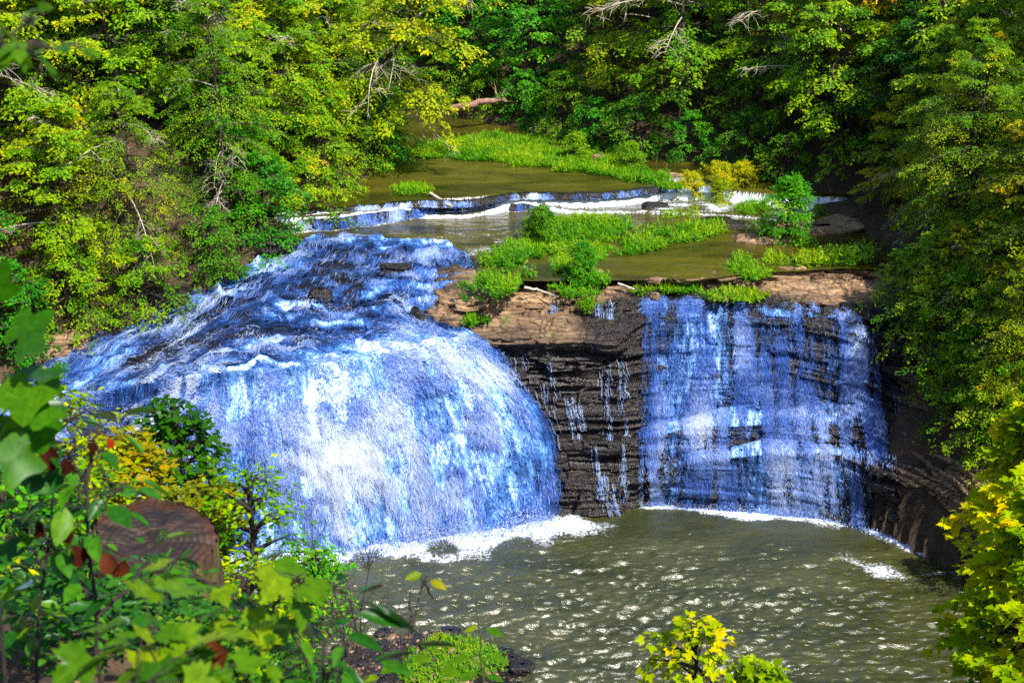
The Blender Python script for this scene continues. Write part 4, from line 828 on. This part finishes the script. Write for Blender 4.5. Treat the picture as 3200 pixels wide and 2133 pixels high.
boulder(395, 268, 6.72, .5, .35, .16, 'small dark rock at the head of the rapids', 19, 1)
boulder(600, 157, 7.65, .35, .25, .14, 'reddish brown stone in the long plant band', 21, .1)
boulder(660, 176, 7.6, .9, .35, .12, 'flat brown rock edge near the end of the long plant band', 22, .4)
for i, (px, py, z, s) in enumerate(((520, 262, 6.95, .30), (505, 288, 6.75, .34), (548, 236, 6.97, .26), (572, 232, 6.97, .25), (566, 262, 6.95, .2), (597, 272, 6.95, .26), (536, 272, 6.9, .3), (470, 300, 6.4, .3), (660, 240, 6.95, .22), (690, 234, 6.95, .24), (606, 234, 6.95, .2), (655, 296, 6.6, .26), (722, 299, 6.55, .24), (745, 284, 6.7, .3))):
    boulder(px, py, z, s, s * .7, s * .32, 'small flat tan stone lying among the green plants on the ledge', 120 + i, -.1, i); COL.objects[-1]['group'] = 'tan stones among the ledge plants'
# -- logs and fallen branches
def log(pts, rad, label, mat='bark', name='log', twigs=0, seed=1):
    mb = MB(); pts = np.array(pts); t = np.linspace(0, 1, len(pts)); tt = np.linspace(0, 1, 14); rng = np.random.default_rng(seed)
    P = np.stack([np.interp(tt, t, pts[:, i]) for i in range(3)], -1); P = P + rng.normal(0, rad * .25, P.shape) * np.sin(tt * 3.14)[:, None]
    mb.tube(P, np.linspace(rad, rad * .55, 14), 9)
    for _ in range(twigs):
        i = rng.integers(4, 13); d = unit(unit(P[-1] - P[0]) * .6 + rng.normal(0, .7, 3) + [0, 0, .4]); l = np.linalg.norm(P[-1] - P[0]) * rng.uniform(.15, .4)
        Q = P[i] + np.linspace(0, 1, 5)[:, None] * d * l + rng.normal(0, .03, (5, 3)); mb.tube(Q, np.linspace(rad * .35, .006, 5), 5)
        for _ in range(3):
            j = rng.integers(1, 5); d2 = unit(d + rng.normal(0, .6, 3)); mb.tube(np.stack([Q[j], Q[j] + d2 * l * .3, Q[j] + d2 * l * .55]), [.008, .006, .003], 4)
    return tag(link(name, mb.mesh(name), M[mat]), label, 'log')
M['bark_red'] = bark_mat('reddish_log', (.13, .06, .05), (.36, .20, .16))
P2 = lambda *a: [at_y(x, y, yy) for x, y, yy in a]
log(P2((452, 109, 66.5), (470, 105, 66.2), (486, 101, 66.4), (505, 99, 67.5)), .20, 'thick reddish log curving out of the bank over the far end of the pool', 'bark_red', twigs=4)
log(P2((548, 60, 72), (560, 61, 71), (572, 63, 70.5)), .10, 'short pale log lying high on the dark slope', 'bark_pale', seed=2)
log(P2((545, 82, 69), (560, 80, 68.6), (578, 79, 68.4), (592, 78, 69)), .15, 'brown log at the bottom of the dark slope behind the fresh green bush', 'bark_red', seed=3, twigs=2)
log(P2((558, 72, 71), (572, 76, 69.5), (586, 82, 68.6)), .08, 'thin fallen trunk leaning down the dark slope', 'bark_pale', seed=4)
log([at_z(430, 193, 7.72), at_z(450, 205, 7.55), at_z(462, 208, 7.2)], .07, 'pale stick caught on the upper river step', 'bark_pale', seed=5, twigs=1)
log([at_z(524, 287, 6.95), at_z(540, 290, 6.8), at_z(556, 296, 6.75)], .05, 'thin pale driftwood stick on the slab at the channel mouth', 'bark_pale', seed=6)
log([at_z(618, 283, 7.0), at_z(630, 287, 6.9), at_z(640, 291, 6.7)], .04, 'thin stick leaning off the round plant clump', 'bark_pale', seed=7)
# ------------------------------------------------------------------ the slope in front: stump, saplings, weeds
rf = np.random.default_rng(303)
M['stem'] = bark_mat('dark_stem', (.012, .009, .008), (.05, .03, .03), 30); M['stem_green'] = bark_mat('green_stem', (.03, .05, .006), (.09, .10, .02), 30)
M['maple'] = leaf_mat('maple_leaves', [(0, (.02, .10, .003)), (.35, (.09, .23, .003)), (.7, (.24, .34, .003)), (1, (.40, .18, .006))], transl=.42, gloss=.35, rough=.32, veins=True)
M['ovate'] = leaf_mat('glossy_leaves', [(0, (.006, .05, .008)), (.4, (.022, .13, .008)), (.75, (.07, .24, .008)), (1, (.22, .32, .006))], transl=.34, gloss=.55, rough=.28, veins=True)
M['tulip'] = leaf_mat('tulip_leaves', [(0, (.012, .085, .003)), (.4, (.045, .19, .003)), (.8, (.12, .28, .003)), (1, (.34, .34, .004))], transl=.5, gloss=.3, rough=.35, veins=True)
M['tulip_yellow'] = leaf_mat('yellow_tulip_leaves', [(0, (.12, .20, .003)), (.4, (.30, .30, .003)), (.75, (.46, .34, .003)), (1, (.62, .24, .005))], transl=.45, gloss=.2, veins=True)
M['dead_leaf'] = leaf_mat('dead_brown_leaf', [(0, (.022, .007, .005)), (.5, (.065, .014, .007)), (.8, (.13, .035, .014)), (1, (.40, .03, .01))], transl=.3, gloss=.2)
# --- stump
def stump():
    top = at_y(148, 536, 6.4); rad = .335; hgt = .95; root = empty('tree_stump', top - [0, 0, hgt])
    n, m = 96, 40; th = np.linspace(0, 2 * math.pi, n); t = np.linspace(0, 1, m); T, H = np.meshgrid(th, t, indexing='ij')
    u = np.stack([np.cos(T) * 2.2, np.sin(T) * 2.2, H * .5], -1)
    r = rad * (1 + .30 * (1 - H) ** 2.2 + .07 * fbm(u, 3, 7) + .035 * (1 - np.abs(fbm(np.stack([np.cos(T) * 9, np.sin(T) * 9, H * 1.3], -1), 3, 8)) * 2) + .06 * np.cos(3 * T + .5))
    notch = sstep(.30, .0, np.abs(T - 3.55)) * sstep(.72, .80, H) * .0 + np.exp(-((T - 3.35) / .55) ** 2) * sstep(.70, .74, H) * .20
    r = r * (1 - notch) + .012 * noise(np.stack([np.cos(T) * 22, np.sin(T) * 22, H * 4], -1), 9)
    tilt = .07 * np.sin(T - .3) * H
    V = np.stack([r * np.cos(T), r * np.sin(T), hgt * H + tilt * .6 + .02 * noise(np.stack([np.cos(T) * 6, np.sin(T) * 6, 0 * T], -1), 12) * (H > .97)], -1)
    k = NT('stump_bark'); co = k.n('TexCoord').outputs['Object']; nz = k.noise(k.mapping(co, (1, 1, .12)), 26, 6, .7); big = k.noise(co, 3, 4, .6)
    c = k.ramp(nz, [(.32, (.012, .008, .006)), (.5, (.075, .042, .018)), (.68, (.24, .14, .05))]); c = k.mixc(k.rangev(big, .52, .66), c, (.10, .10, .015))
    bark = k.done(k.n('BsdfPrincipled', i_Base_Color=c, i_Roughness=.9, i_Normal=k.bump(nz, 1.0, .03)))
    link('bark', mesh_from('bark', V, None, grid_faces(n, m)), bark, root)
    q = np.linspace(0, 1, 26); rim = V[:, -1]; cen = rim.mean(0); F = cen + (rim[:, None] - cen) * q[None, :, None] * .985; F[..., 2] += -.02 + .018 * fbm(F * [5, 5, 0], 4, 14) - .035 * np.exp(-((F[..., 0] + .05) / .09) ** 2 - ((F[..., 1] - .05) / .12) ** 2)
    k = NT('cut_wood'); co = k.n('TexCoord').outputs['Object']
    w = k.n('TexWave', wave_type='RINGS', rings_direction='Z', i_Scale=9.0, i_Distortion=3.0, i_Detail=3.0); k.set(w.inputs['Vector'], co)
    st = k.noise(k.mapping(co, (1, 2.4, 1)), 4.5, 5, .65, 1.2); fine = k.noise(k.mapping(co, (1.5, 6, 1)), 9, 4, .7)
    c = k.ramp(st, [(.34, (.012, .008, .008)), (.46, (.035, .018, .011)), (.55, (.075, .040, .024)), (.63, (.19, .13, .10)), (.70, (.07, .028, .012))])
    gr = k.n('TexGradient', gradient_type='SPHERICAL'); k.set(gr.inputs['Vector'], k.mapping(co, (2.6, 2.6, 0)))
    c = k.mixc(k.rangev(gr.outputs['Fac'], .34, .14), c, (.12, .038, .009)); c = k.mixc(k.math('MULTIPLY', k.math('SUBTRACT', 1.0, w.outputs['Fac']), .28), c, (.04, .022, .015))
    sx = k.n('SeparateXYZ', i_0=co); an = k.math('ARCTAN2', sx.outputs[1], sx.outputs[0]); cr = k.n('TexNoise', noise_dimensions='1D', i_W=k.math('MULTIPLY', an, 5.0), i_Detail=3.0)
    c = k.mixc(k.math('MULTIPLY', k.rangev(cr.outputs[0], .60, .66), .8), c, (.008, .005, .004)); c = k.mixc(1.0, c, (.42, .36, .30), 'MULTIPLY')
    cut = k.done(k.n('BsdfPrincipled', i_Base_Color=c, i_Roughness=.6, i_Normal=k.bump(k.math('ADD', fine, k.math('MULTIPLY', w.outputs['Fac'], .3)), .5, .015)))
    f = link('cut_face', mesh_from('cut_face', F, None, grid_faces(n, 26)), cut, root)
    return tag(root, 'weathered cut tree stump with an orange rimmed grey top above the falls', 'tree stump')
stump()

def sapling(name, label, base, path, leaves, shape, mat, L, W=.75, stem_r=.008, stem='stem', seed=1, mu=.5, sd=.15, cat='sapling', up=.7, extra=None, group=None, spread=.0):
    """path: pixel way-points (px, py, Y) of stems after the base; leaves: (count per stem) or explicit (px, py, Y, size, turn)"""
    rng = np.random.default_rng(seed); root = empty(name, base); st, lf = MB(), MB(); tips = []
    for w in path:
        pts = [np.array(p, float) if len(p) == 3 and isinstance(p, np.ndarray) else at_y(*p) for p in w]; pts = np.array(pts)
        tt = np.linspace(0, 1, 16); t0 = np.linspace(0, 1, len(pts)); P = np.stack([np.interp(tt, t0, pts[:, i]) for i in range(3)], -1)
        P[1:-1] = (P[:-2] + 2 * P[1:-1] + P[2:]) / 4; P += rng.normal(0, stem_r * .6, P.shape)
        st.tube(P - base, np.linspace(stem_r, stem_r * .35, 16), 6); tips.append(P)
    Ps, As, Ns, Ls, Ts = [], [], [], [], []
    def put(p, a, n, l, t): Ps.append(p); As.append(a); Ns.append(n); Ls.append(l); Ts.append(t)
    for item in leaves:
        if len(item) == 2:           # (stem index, count): leaves in pairs along the stem
            P = tips[item[0]]
            for k in range(item[1]):
                r = rng.uniform(.22, 1.0); q = np.array([np.interp(r, np.linspace(0, 1, 16), P[:, i]) for i in range(3)]); a = rng.uniform(0, 6.28)
                d = np.array([math.cos(a), math.sin(a), rng.normal(.0, .25)]); pet = L * rng.uniform(.3, .9) + spread * rng.random()
                e = q + d * pet + [0, 0, pet * .25]; st.tube(np.stack([q, (q + e) / 2 + [0, 0, .01], e]) - base, [.0022, .0018, .0015], 4)
                put(e, d + [0, 0, -.35 + rng.normal(0, .2)], np.array([0, 0, up]) + rng.normal(0, .35, 3) + d * .3, L * rng.uniform(.6, 1.15), mu + rng.normal(0, sd))
        else:                        # explicit leaf by pixel
            px, py, yy, sz, turn = item; e = at_y(px, py, yy); q = tips[0]; j = int(np.argmin(np.linalg.norm(q - e, axis=1))); s = q[max(j - 1, 0)]
            st.tube(np.stack([s, (s + e) / 2 + [0, 0, .02], e]) - base, [.003, .0022, .0016], 4)
            a = R(turn); put(e, np.array([math.cos(a), -.35 + .2 * rng.normal(), math.sin(a) * .8]), np.array([.1, -.55, .8]) + rng.normal(0, .22, 3), sz, mu + rng.normal(0, sd))
    leaf_geo(np.array(Ps) - base, np.array(As), np.array(Ns), np.array(Ls), W, np.array(Ts), shape, lf)
    link('stem', st.mesh('stem'), M[stem], root); link('foliage', lf.mesh('foliage', False), M[mat], root)
    if extra:
        for (px, py, yy, sz, turn, tint) in extra:
            e = at_y(px, py, yy); mb = MB(); a = R(turn); n = 9; T = OVATE
            s = min((P[int(np.argmin(np.linalg.norm(P - e, axis=1)))] for P in tips), key=lambda v: np.linalg.norm(v - e))
            ax = unit(np.array([math.cos(a) * .4, -.1, -.9])); N = np.array([math.sin(a), -.8, .3])
            leaf_geo(np.array([e]), np.array([ax]), np.array([N]), np.array([sz]), .8, np.array([tint]), T, mb); V = mb.v[0]; mid = V.mean(0)
            B = unit(np.cross(N, ax)); w = (V - e) @ B; V = V + unit(np.cross(ax, B))[None] * (w ** 2 / sz * 2.2)[:, None] + rng.normal(0, sz * .05, V.shape); mb.v[0] = V - base
            mb.tube(np.stack([s, (s + e) / 2, e]) - base, [.003, .002, .0015], 4, tint)
            link('dead_leaf', mb.mesh('dead_leaf'), M['dead_leaf'], root)
    return tag(root, label, cat, None, group)
def gnd(x, y): return np.array([x, y, float(land(x, y)) - .03])
def below(px, py, yy):
    p = at_y(px, py, yy); return gnd(p[0], p[1])
B = below(-12, 660, 3.3)
sapling('tulip_tree_sapling', 'tulip tree sapling with large four lobed leaves at the picture edge over the big fall', B, [[B, (-8, 520, 3.3), (-4, 400, 3.35), (-6, 300, 3.4)]],
        [(2, 300, 3.35, .11, 95), (18, 348, 3.3, .115, 35), (12, 326, 3.4, .13, 10), (0, 388, 3.3, .15, -20), (16, 372, 3.45, .14, 5), (26, 400, 3.3, .12, -30), (22, 425, 3.35, .115, -15), (2, 440, 3.2, .13, -60), (36, 388, 3.5, .10, 30), (10, 415, 3.5, .13, -90)], TULIP, 'tulip', .15, .95, .007, seed=31, mu=.45)
B = below(100, 700, 3.6)
sapling('sapling', 'dark stemmed sapling with drooping ovate leaves and several dead brown leaves before the stump', B, [[B, (96, 640, 3.6), (92, 560, 3.65), (86, 500, 3.7), (74, 455, 3.75), (66, 412, 3.8)], [at_y(90, 540, 3.65), (100, 505, 3.7), (128, 480, 3.75)], [at_y(84, 492, 3.7), (96, 440, 3.75), (100, 415, 3.8)], [at_y(94, 600, 3.6), (60, 560, 3.65), (40, 520, 3.7)], [at_y(95, 620, 3.6), (130, 585, 3.7), (150, 560, 3.75)]],
        [(0, 26), (1, 12), (2, 9), (3, 11), (4, 9)], OVATE, 'ovate', .10, .62, .0075, seed=32, mu=.5, sd=.2, spread=.05, extra=[(42, 444, 3.6, .085, 20, .25), (88, 440, 3.7, .05, 70, .2), (66, 456, 3.6, .06, 110, .1), (60, 525, 3.6, .065, 30, .3), (74, 545, 3.6, .075, 60, .3), (104, 552, 3.55, .08, 10, .6), (124, 556, 3.55, .07, 150, .7), (36, 522, 3.7, .055, 80, .4), (108, 437, 3.8, .04, 85, .95)])
B = below(30, 700, 3.9)
sapling('sapling', 'slender sapling with paired glossy leaves standing by the dead brown leaves', B, [[B, (36, 630, 3.9), (48, 540, 4.0), (54, 470, 4.1), (40, 425, 4.15)], [at_y(44, 570, 3.95), (20, 530, 4.0), (8, 500, 4.0)], [at_y(50, 520, 4.0), (84, 490, 4.1)]], [(0, 26), (1, 11), (2, 9)], OVATE, 'ovate', .095, .55, .006, seed=33, mu=.58, sd=.2, spread=.04)
B = below(235, 720, 3.1)
mp = [[B, (240, 690, 3.1), (262, 655, 3.1), (256, 615, 3.15), (246, 580, 3.2)], [at_y(240, 690, 3.1), (205, 660, 2.9), (160, 640, 2.8), (110, 650, 2.8)], [at_y(258, 625, 3.1), (225, 590, 3.1), (190, 575, 3.1)], [at_y(240, 690, 3.1), (180, 690, 2.7), (120, 690, 2.6)], [at_y(258, 625, 3.1), (290, 585, 3.2), (300, 575, 3.2)]]
sapling('maple_sapling', 'maple sapling with broad pale green lobed leaves crowding the stump', B, mp, [(0, 18), (1, 24), (2, 6), (3, 22), (4, 7)], MAPLE, 'maple', .095, .95, .006, seed=34, mu=.5, sd=.16, spread=.08, extra=[(205, 640, 2.8, .09, 20, .9)])
B = below(330, 720, 3.3)
sapling('sapling', 'sapling with long pointed dark leaves between the maple sapling and the pool', B, [[B, (322, 680, 3.3), (326, 640, 3.35), (332, 612, 3.4)], [at_y(322, 690, 3.3), (340, 660, 3.35), (358, 632, 3.4)], [at_y(322, 690, 3.3), (300, 650, 3.3), (286, 622, 3.3)], [at_y(322, 700, 3.3), (350, 690, 3.3), (372, 672, 3.3)]], [(0, 15), (1, 12), (2, 10), (3, 7)], OVATE, 'ovate', .15, .34, .006, seed=35, mu=.48, sd=.2, spread=.03)
# further plants down the slope
def bush_tree(name, label, px, py, yy, H, Rr, shape, mat, L, W, seed, nb=30, ntw=6, nl=8, mu=.5, sd=.15, cat='tree', stem='stem', droop=.15, h0=.35, twigr=.004, layered=.3, up=45, yellow=0, low=.7, lean=(0, 0)):
    """px, py: where the middle of its crown shows"""
    c = at_y(px, py, yy); g = gnd(c[0], c[1]); Ht = max(c[2] - g[2] + H * .5, H)
    wd, lf, dd = tree_parts(seed, H=Ht, Rr=Rr, h0=max(h0, 1 - H / Ht), nb=nb, ntw=ntw, nl=nl, L=L, W=W, mu=mu, sd=sd, shape=shape, droop=droop, r0=.012 + .006 * Ht, twigr=twigr, layered=layered, up=up, yellow=yellow, low=low, lean=lean)
    e = empty(name, g, 0); link('trunk', wd.mesh('trunk'), M[stem], e); link('crown', lf.mesh('crown', False), M[mat], e); return tag(e, label, cat)
bush_tree('tulip_tree', 'young tulip tree with fresh green lobed leaves behind the stump', 178, 474, 12.5, 1.2, .36, TULIP, 'tulip', .085, .95, 41, nb=34, ntw=5, nl=7, mu=.42)
bush_tree('tulip_tree', 'small tulip tree with golden yellow leaves between the stump and the green one', 122, 488, 11.5, .9, .38, TULIP, 'tulip_yellow', .080, .95, 42, nb=34, ntw=5, nl=8, mu=.42, sd=.2)
bush_tree('tulip_tree', 'yellowish low tulip tree sprouting behind the rim of the stump', 186, 515, 10.5, .42, .26, TULIP, 'tulip_yellow', .075, .95, 43, nb=30, ntw=5, nl=8, mu=.25, sd=.2)
bush_tree('young_tree', 'feathery young tree with thin dark stem rising before the curtain of the big fall', 264, 530, 10.0, 1.05, .36, OVATE, 'leaf_green', .060, .5, 44, nb=24, ntw=5, nl=7, mu=.30, droop=.1, up=55, layered=.5)
bush_tree('young_tree', 'small leafy young tree hugging the pool side of the feathery one', 305, 585, 10.5, .6, .26, OVATE, 'leaf_fresh', .060, .5, 45, nb=26, ntw=6, nl=8, mu=.5)
bush_tree('young_tree', 'pale green young tree behind the maple sapling leaves', 245, 612, 8.5, .6, .35, OVATE, 'leaf_green', .060, .55, 46, nb=30, ntw=6, nl=9, mu=.5)
bush_tree('young_tree', 'yellow green young tree at the picture edge under the tulip leaves', 45, 470, 8.0, 1.0, .42, OVATE, 'leaf_yellow', .055, .5, 47, nb=30, ntw=6, nl=9, mu=.35, sd=.2)
bush_tree('young_tree', 'dense small leaved young tree beside the dark flank of the stump', 60, 540, 7.5, .9, .42, OVATE, 'leaf_green', .06, .55, 48, nb=30, ntw=6, nl=9, mu=.45)
bush_tree('young_tree', 'leafy young tree among weeds at the picture edge beside the stump', 12, 560, 7.0, .9, .40, OVATE, 'leaf_fresh', .06, .55, 49, nb=28, ntw=6, nl=9, mu=.4)
bush_tree('maple_tree', 'small maple top with pale leaves poking up over the pool', 690, 668, 14, 1.0, .55, MAPLE, 'leaf_yellow', .11, .95, 50, nb=22, ntw=4, nl=5, mu=.36, sd=.16, h0=.4)
bush_tree('maple_tree', 'thin maple shoot beside the small maple top over the pool', 762, 684, 14, .6, .3, MAPLE, 'leaf_yellow', .11, .95, 51, nb=16, ntw=4, nl=5, mu=.36, sd=.16, h0=.4)
bush_tree('maple_tree', 'bushy yellow green maple leaning over the dark corner of the pool', 1028, 605, 12.5, 2.4, .82, MAPLE, 'leaf_yellow', .125, .95, 52, nb=64, ntw=7, nl=9, mu=.36, sd=.16, droop=.3, h0=.3)
bush_tree('maple_tree', 'second yellow maple rising above the one over the dark corner of the pool', 1052, 505, 14.5, 2.4, .8, MAPLE, 'leaf_yellow', .125, .95, 53, nb=56, ntw=7, nl=9, mu=.36, sd=.16, droop=.3, h0=.3)
B = below(486, 720, 5.5)
sapling('sapling', 'single upright shoot with few curled leaves over the mossy clump', B, [[B, (484, 690, 5.5), (480, 640, 5.5), (477, 600, 5.5)]], [(478, 625, 5.5, .07, 200), (486, 628, 5.5, .09, -10), (470, 658, 5.5, .10, 190), (490, 655, 5.5, .10, -15), (478, 672, 5.5, .10, 200), (486, 675, 5.5, .09, -5)], OVATE, 'tulip', .09, .45, .006, stem='stem_green', seed=36, mu=.6)
B = below(400, 735, 5.0)
sapling('sapling', 'leaning bare sapling with two leaves left at its tip against the pool', B, [[B, (385, 690, 5.0), (408, 640, 5.05), (424, 575, 5.1)], [at_y(412, 626, 5.05), (410, 590, 5.1)], [at_y(424, 580, 5.1), (434, 600, 5.1)]], [(422, 573, 5.1, .075, 190), (430, 580, 5.1, .08, -20), (400, 664, 5.0, .09, 200), (412, 658, 5.0, .09, 10), (440, 668, 5.0, .10, 0), (380, 676, 5.0, .09, 180)], OVATE, 'tulip', .09, .6, .007, seed=37, mu=.75)
for i, (a, b, lab) in enumerate((((352, 700), (330, 560), 'thin bare twiggy stem against the foam at the foot of the big fall'), ((375, 700), (345, 590), 'bare forked stem beside the long pointed leaves'), ((345, 700), (372, 545), 'thin leafless stem crossing the pool edge'), ((362, 690), (305, 520), 'bare twigs standing before the falling water'))):
    Bq = below(a[0], a[1], 8.0); mb = MB(); P0 = at_y(a[0], a[1], 8.0); P1 = at_y(b[0], b[1], 8.1); t = np.linspace(0, 1, 12)[:, None]; P = Bq + (P0 - Bq) * np.clip(t * 3, 0, 1) + (P1 - P0) * np.clip((t - .33) / .67, 0, 1) + rf.normal(0, .012, (12, 3))
    mb.tube(P - Bq, np.linspace(.008, .002, 12), 5)
    for k in range(13):
        j = rf.integers(5, 11); d = unit(unit(P[-1] - P[5]) + rf.normal(0, .7, 3)); l = rf.uniform(.12, .38); Q = P[j] + np.linspace(0, 1, 5)[:, None] * d * l + rf.normal(0, .01, (5, 3)); mb.tube(Q - Bq, np.linspace(.0035, .0012, 5), 4)
        for _ in range(2): d2 = unit(d + rf.normal(0, .6, 3)); mb.tube(np.stack([Q[2], Q[2] + d2 * l * .4]) - Bq, [.002, .001], 3)
    o = link('bare_sapling', mb.mesh('bare_sapling'), M['stem']); o.location = Bq; tag(o, lab, 'sapling')
# hanging twig in the upper corner: a shoot of a tall sapling standing at the picture edge
B = below(-75, 650, 2.6)
sapling('beech_sapling', 'beech sapling reaching in with a row of toothed leaves at the upper corner', B, [[B, (-80, 400, 2.6), (-70, 150, 2.6), (-40, 70, 2.6)], [at_y(-46, 80, 2.6), (0, 55, 2.6), (40, 46, 2.6), (66, 50, 2.6)], [at_y(-46, 80, 2.6), (0, 40, 2.65), (40, 18, 2.7)]], [(1, 15), (2, 9)], OVATE, 'tulip', .062, .6, .006, seed=38, mu=.55, sd=.15, spread=0.0)
# undergrowth on the near slope
def undergrowth():
    rng = np.random.default_rng(55); n = 5200; X = rng.uniform(-4.6, .6, n * 2); Y = rng.uniform(2.6, 13, n * 2); k = (X < -.15 * Y + .35 + .2 * rng.normal(size=len(X))) & (fbm(np.stack([X * 1.3, Y * 1.3, 0 * X], -1), 3, 56) > -.25); X, Y = X[k][:n], Y[k][:n]; n = len(X); Z = land(X, Y)
    m = 6; az_ = rng.uniform(0, 6.28, (n, m)); r = rng.uniform(.1, 1, (n, m)); h = rng.uniform(.10, .40, n)[:, None]
    P = np.stack([X[:, None] + .06 * rng.normal(size=(n, m)), Y[:, None] + .06 * rng.normal(size=(n, m)), Z[:, None] + r * h], -1).reshape(-1, 3)
    A = np.stack([np.cos(az_), np.sin(az_), rng.normal(.1, .3, (n, m))], -1).reshape(-1, 3); N = np.array([0, 0, 1.]) + rng.normal(0, .35, (n * m, 3)); mb = MB()
    leaf_geo(P, A, N, rng.uniform(.04, .095, n * m), .5, np.repeat(rng.normal(.45, .18, n), m) + rng.normal(0, .08, n * m), OVATE, mb)
    return tag(link('undergrowth', mb.mesh('undergrowth', False), M['ovate']), 'low leafy undergrowth and weeds covering the near slope around the stump', 'undergrowth', 'stuff')
undergrowth()
for i, (px, py, yy, h) in enumerate(((14, 600, 5.2, .9), (36, 590, 5.6, .8), (60, 615, 5.0, .6), (125, 640, 5.2, .55), (28, 520, 6.2, .8), (5, 470, 5.8, .9), (150, 655, 4.6, .5), (250, 650, 5.2, .6), (285, 640, 5.6, .6), (300, 612, 6.4, .7))):
    lab = ['tall weed with narrow leaves at the very edge beside the glossy sapling', 'tall weed with narrow leaves behind the slender glossy sapling', 'short dark weed below the dead brown leaves', 'weed growing at the dark foot of the stump', 'pale tall weed beside the stump against the falling water', 'yellowish tall weed under the big tulip leaves', 'small weed under the maple sapling leaves', 'weed between the maple sapling and the long leaved one', 'leafy weed before the feathery young tree', 'fine leaved weed at the edge of the slope above the foam'][i]
    Bq = below(px, py + 90, yy); sapling('weed', lab, Bq, [[Bq, (px, py + 30, yy), (px + 3, py - 30 * h / .6, yy)]], [(0, 26)], OVATE, 'leaf_green' if i % 3 else 'leaf_yellow', .085, .30, .004, stem='stem_green', seed=400 + i, mu=.45, sd=.15, cat='weed')
# --- gravel bar at the pool edge
def gravel():
    rng = np.random.default_rng(66); poly = np.array(pl([(318, 652), (352, 640), (395, 630), (430, 628), (470, 640), (498, 655), (520, 672), (510, 700), (440, 720), (320, 720)], 0.1)); lo, hi = poly.min(0), poly.max(0)
    xs_, ys_ = np.arange(lo[0] - .6, hi[0] + .6, .06), np.arange(lo[1] - .6, hi[1] + .6, .06); X, Y = np.meshgrid(xs_, ys_, indexing='ij'); P = np.stack([X, Y], -1)
    e = seg_dist(P, np.concatenate([poly, poly[:1]])) * np.where(inside(P, poly), 1, -1); Z = np.clip(e * .30, -.35, .22) + .05 * fbm(np.stack([X * 3, Y * 3, 0 * X], -1), 4, 67)
    tag(link('gravel_bar', mesh_from('gravel_bar', np.stack([X, Y, Z], -1), None, grid_faces(*X.shape), {'wet': np.full(X.shape, .75), 'moss': np.full(X.shape, .3)}), M['rock']), 'dark stony bar at the near edge of the plunge pool', 'gravel bar', 'structure')
    k = (e > -.25) & (rng.random(e.shape) < .17); S = np.stack([X[k], Y[k], Z[k]], -1); n = len(S)
    ico = np.array([(1, 0, 0), (-1, 0, 0), (0, 1, 0), (0, -1, 0), (0, 0, 1), (.6, .6, .55), (-.6, .6, .55), (-.6, -.6, .55), (.6, -.6, .55)], float); F = np.array([(5, 2, 6), (4, 5, 6), (4, 6, 7), (4, 7, 8), (4, 8, 5), (6, 1, 7), (7, 3, 8), (8, 0, 5), (0, 2, 5), (2, 1, 6), (1, 3, 7), (3, 0, 8)])
    sz = np.exp(rng.normal(-2.75, .5, n)); a = rng.uniform(0, 6.28, n); V = ico[None] * (1 + .25 * rng.normal(size=(n, 9, 1))) * sz[:, None, None] * [1, .75, .5]
    c, s = np.cos(a)[:, None], np.sin(a)[:, None]; V = np.stack([V[..., 0] * c - V[..., 1] * s, V[..., 0] * s + V[..., 1] * c, V[..., 2]], -1) + S[:, None]
    mm = mesh_from('gravel', V.reshape(-1, 3), (F[None] + (np.arange(n) * 9)[:, None, None]).reshape(-1, 3), None, {'wet': np.repeat(rng.uniform(.1, 1, n), 9), 'moss': np.zeros(n * 9)}, None, False)
    tag(link('gravel', mm, M['rock']), 'loose stones scattered over the bar at the pool edge', 'gravel', 'stuff')
gravel()
herbs(pl([(408, 650), (440, 640), (470, 640), (496, 655), (490, 675), (440, 690), (405, 680)], .2), .15, 130, 'mossy green mound of plants on the stony bar at the pool edge', 217, hgt=.40, L=.12, name='moss', mu=.42)
for i, (px, py, s) in enumerate(((512, 660, .28), (522, 668, .34), (506, 652, .2), (385, 632, .22), (450, 634, .3))):
    boulder(px, py, .08, s, s * .75, s * .5, ['dark wet stone just off the tip of the stony bar', 'largest dark stone off the tip of the stony bar', 'small dark stone between the mossy mound and open water', 'small purple grey stone at the water edge of the bar', 'flat dark stone behind the mossy mound'][i], 80 + i, .9)
herbs([(-2.2, 22), (-.4, 22), (.3, 26), (-2.0, 27)], lambda x, y: land(x, y), 26, 'yellow flowering weeds on the foot of the near slope', 218, hgt=.7, L=.12, name='undergrowth', mat='herb_ochre', mu=.4)
SC.world.cycles.sampling_method = 'AUTOMATIC'
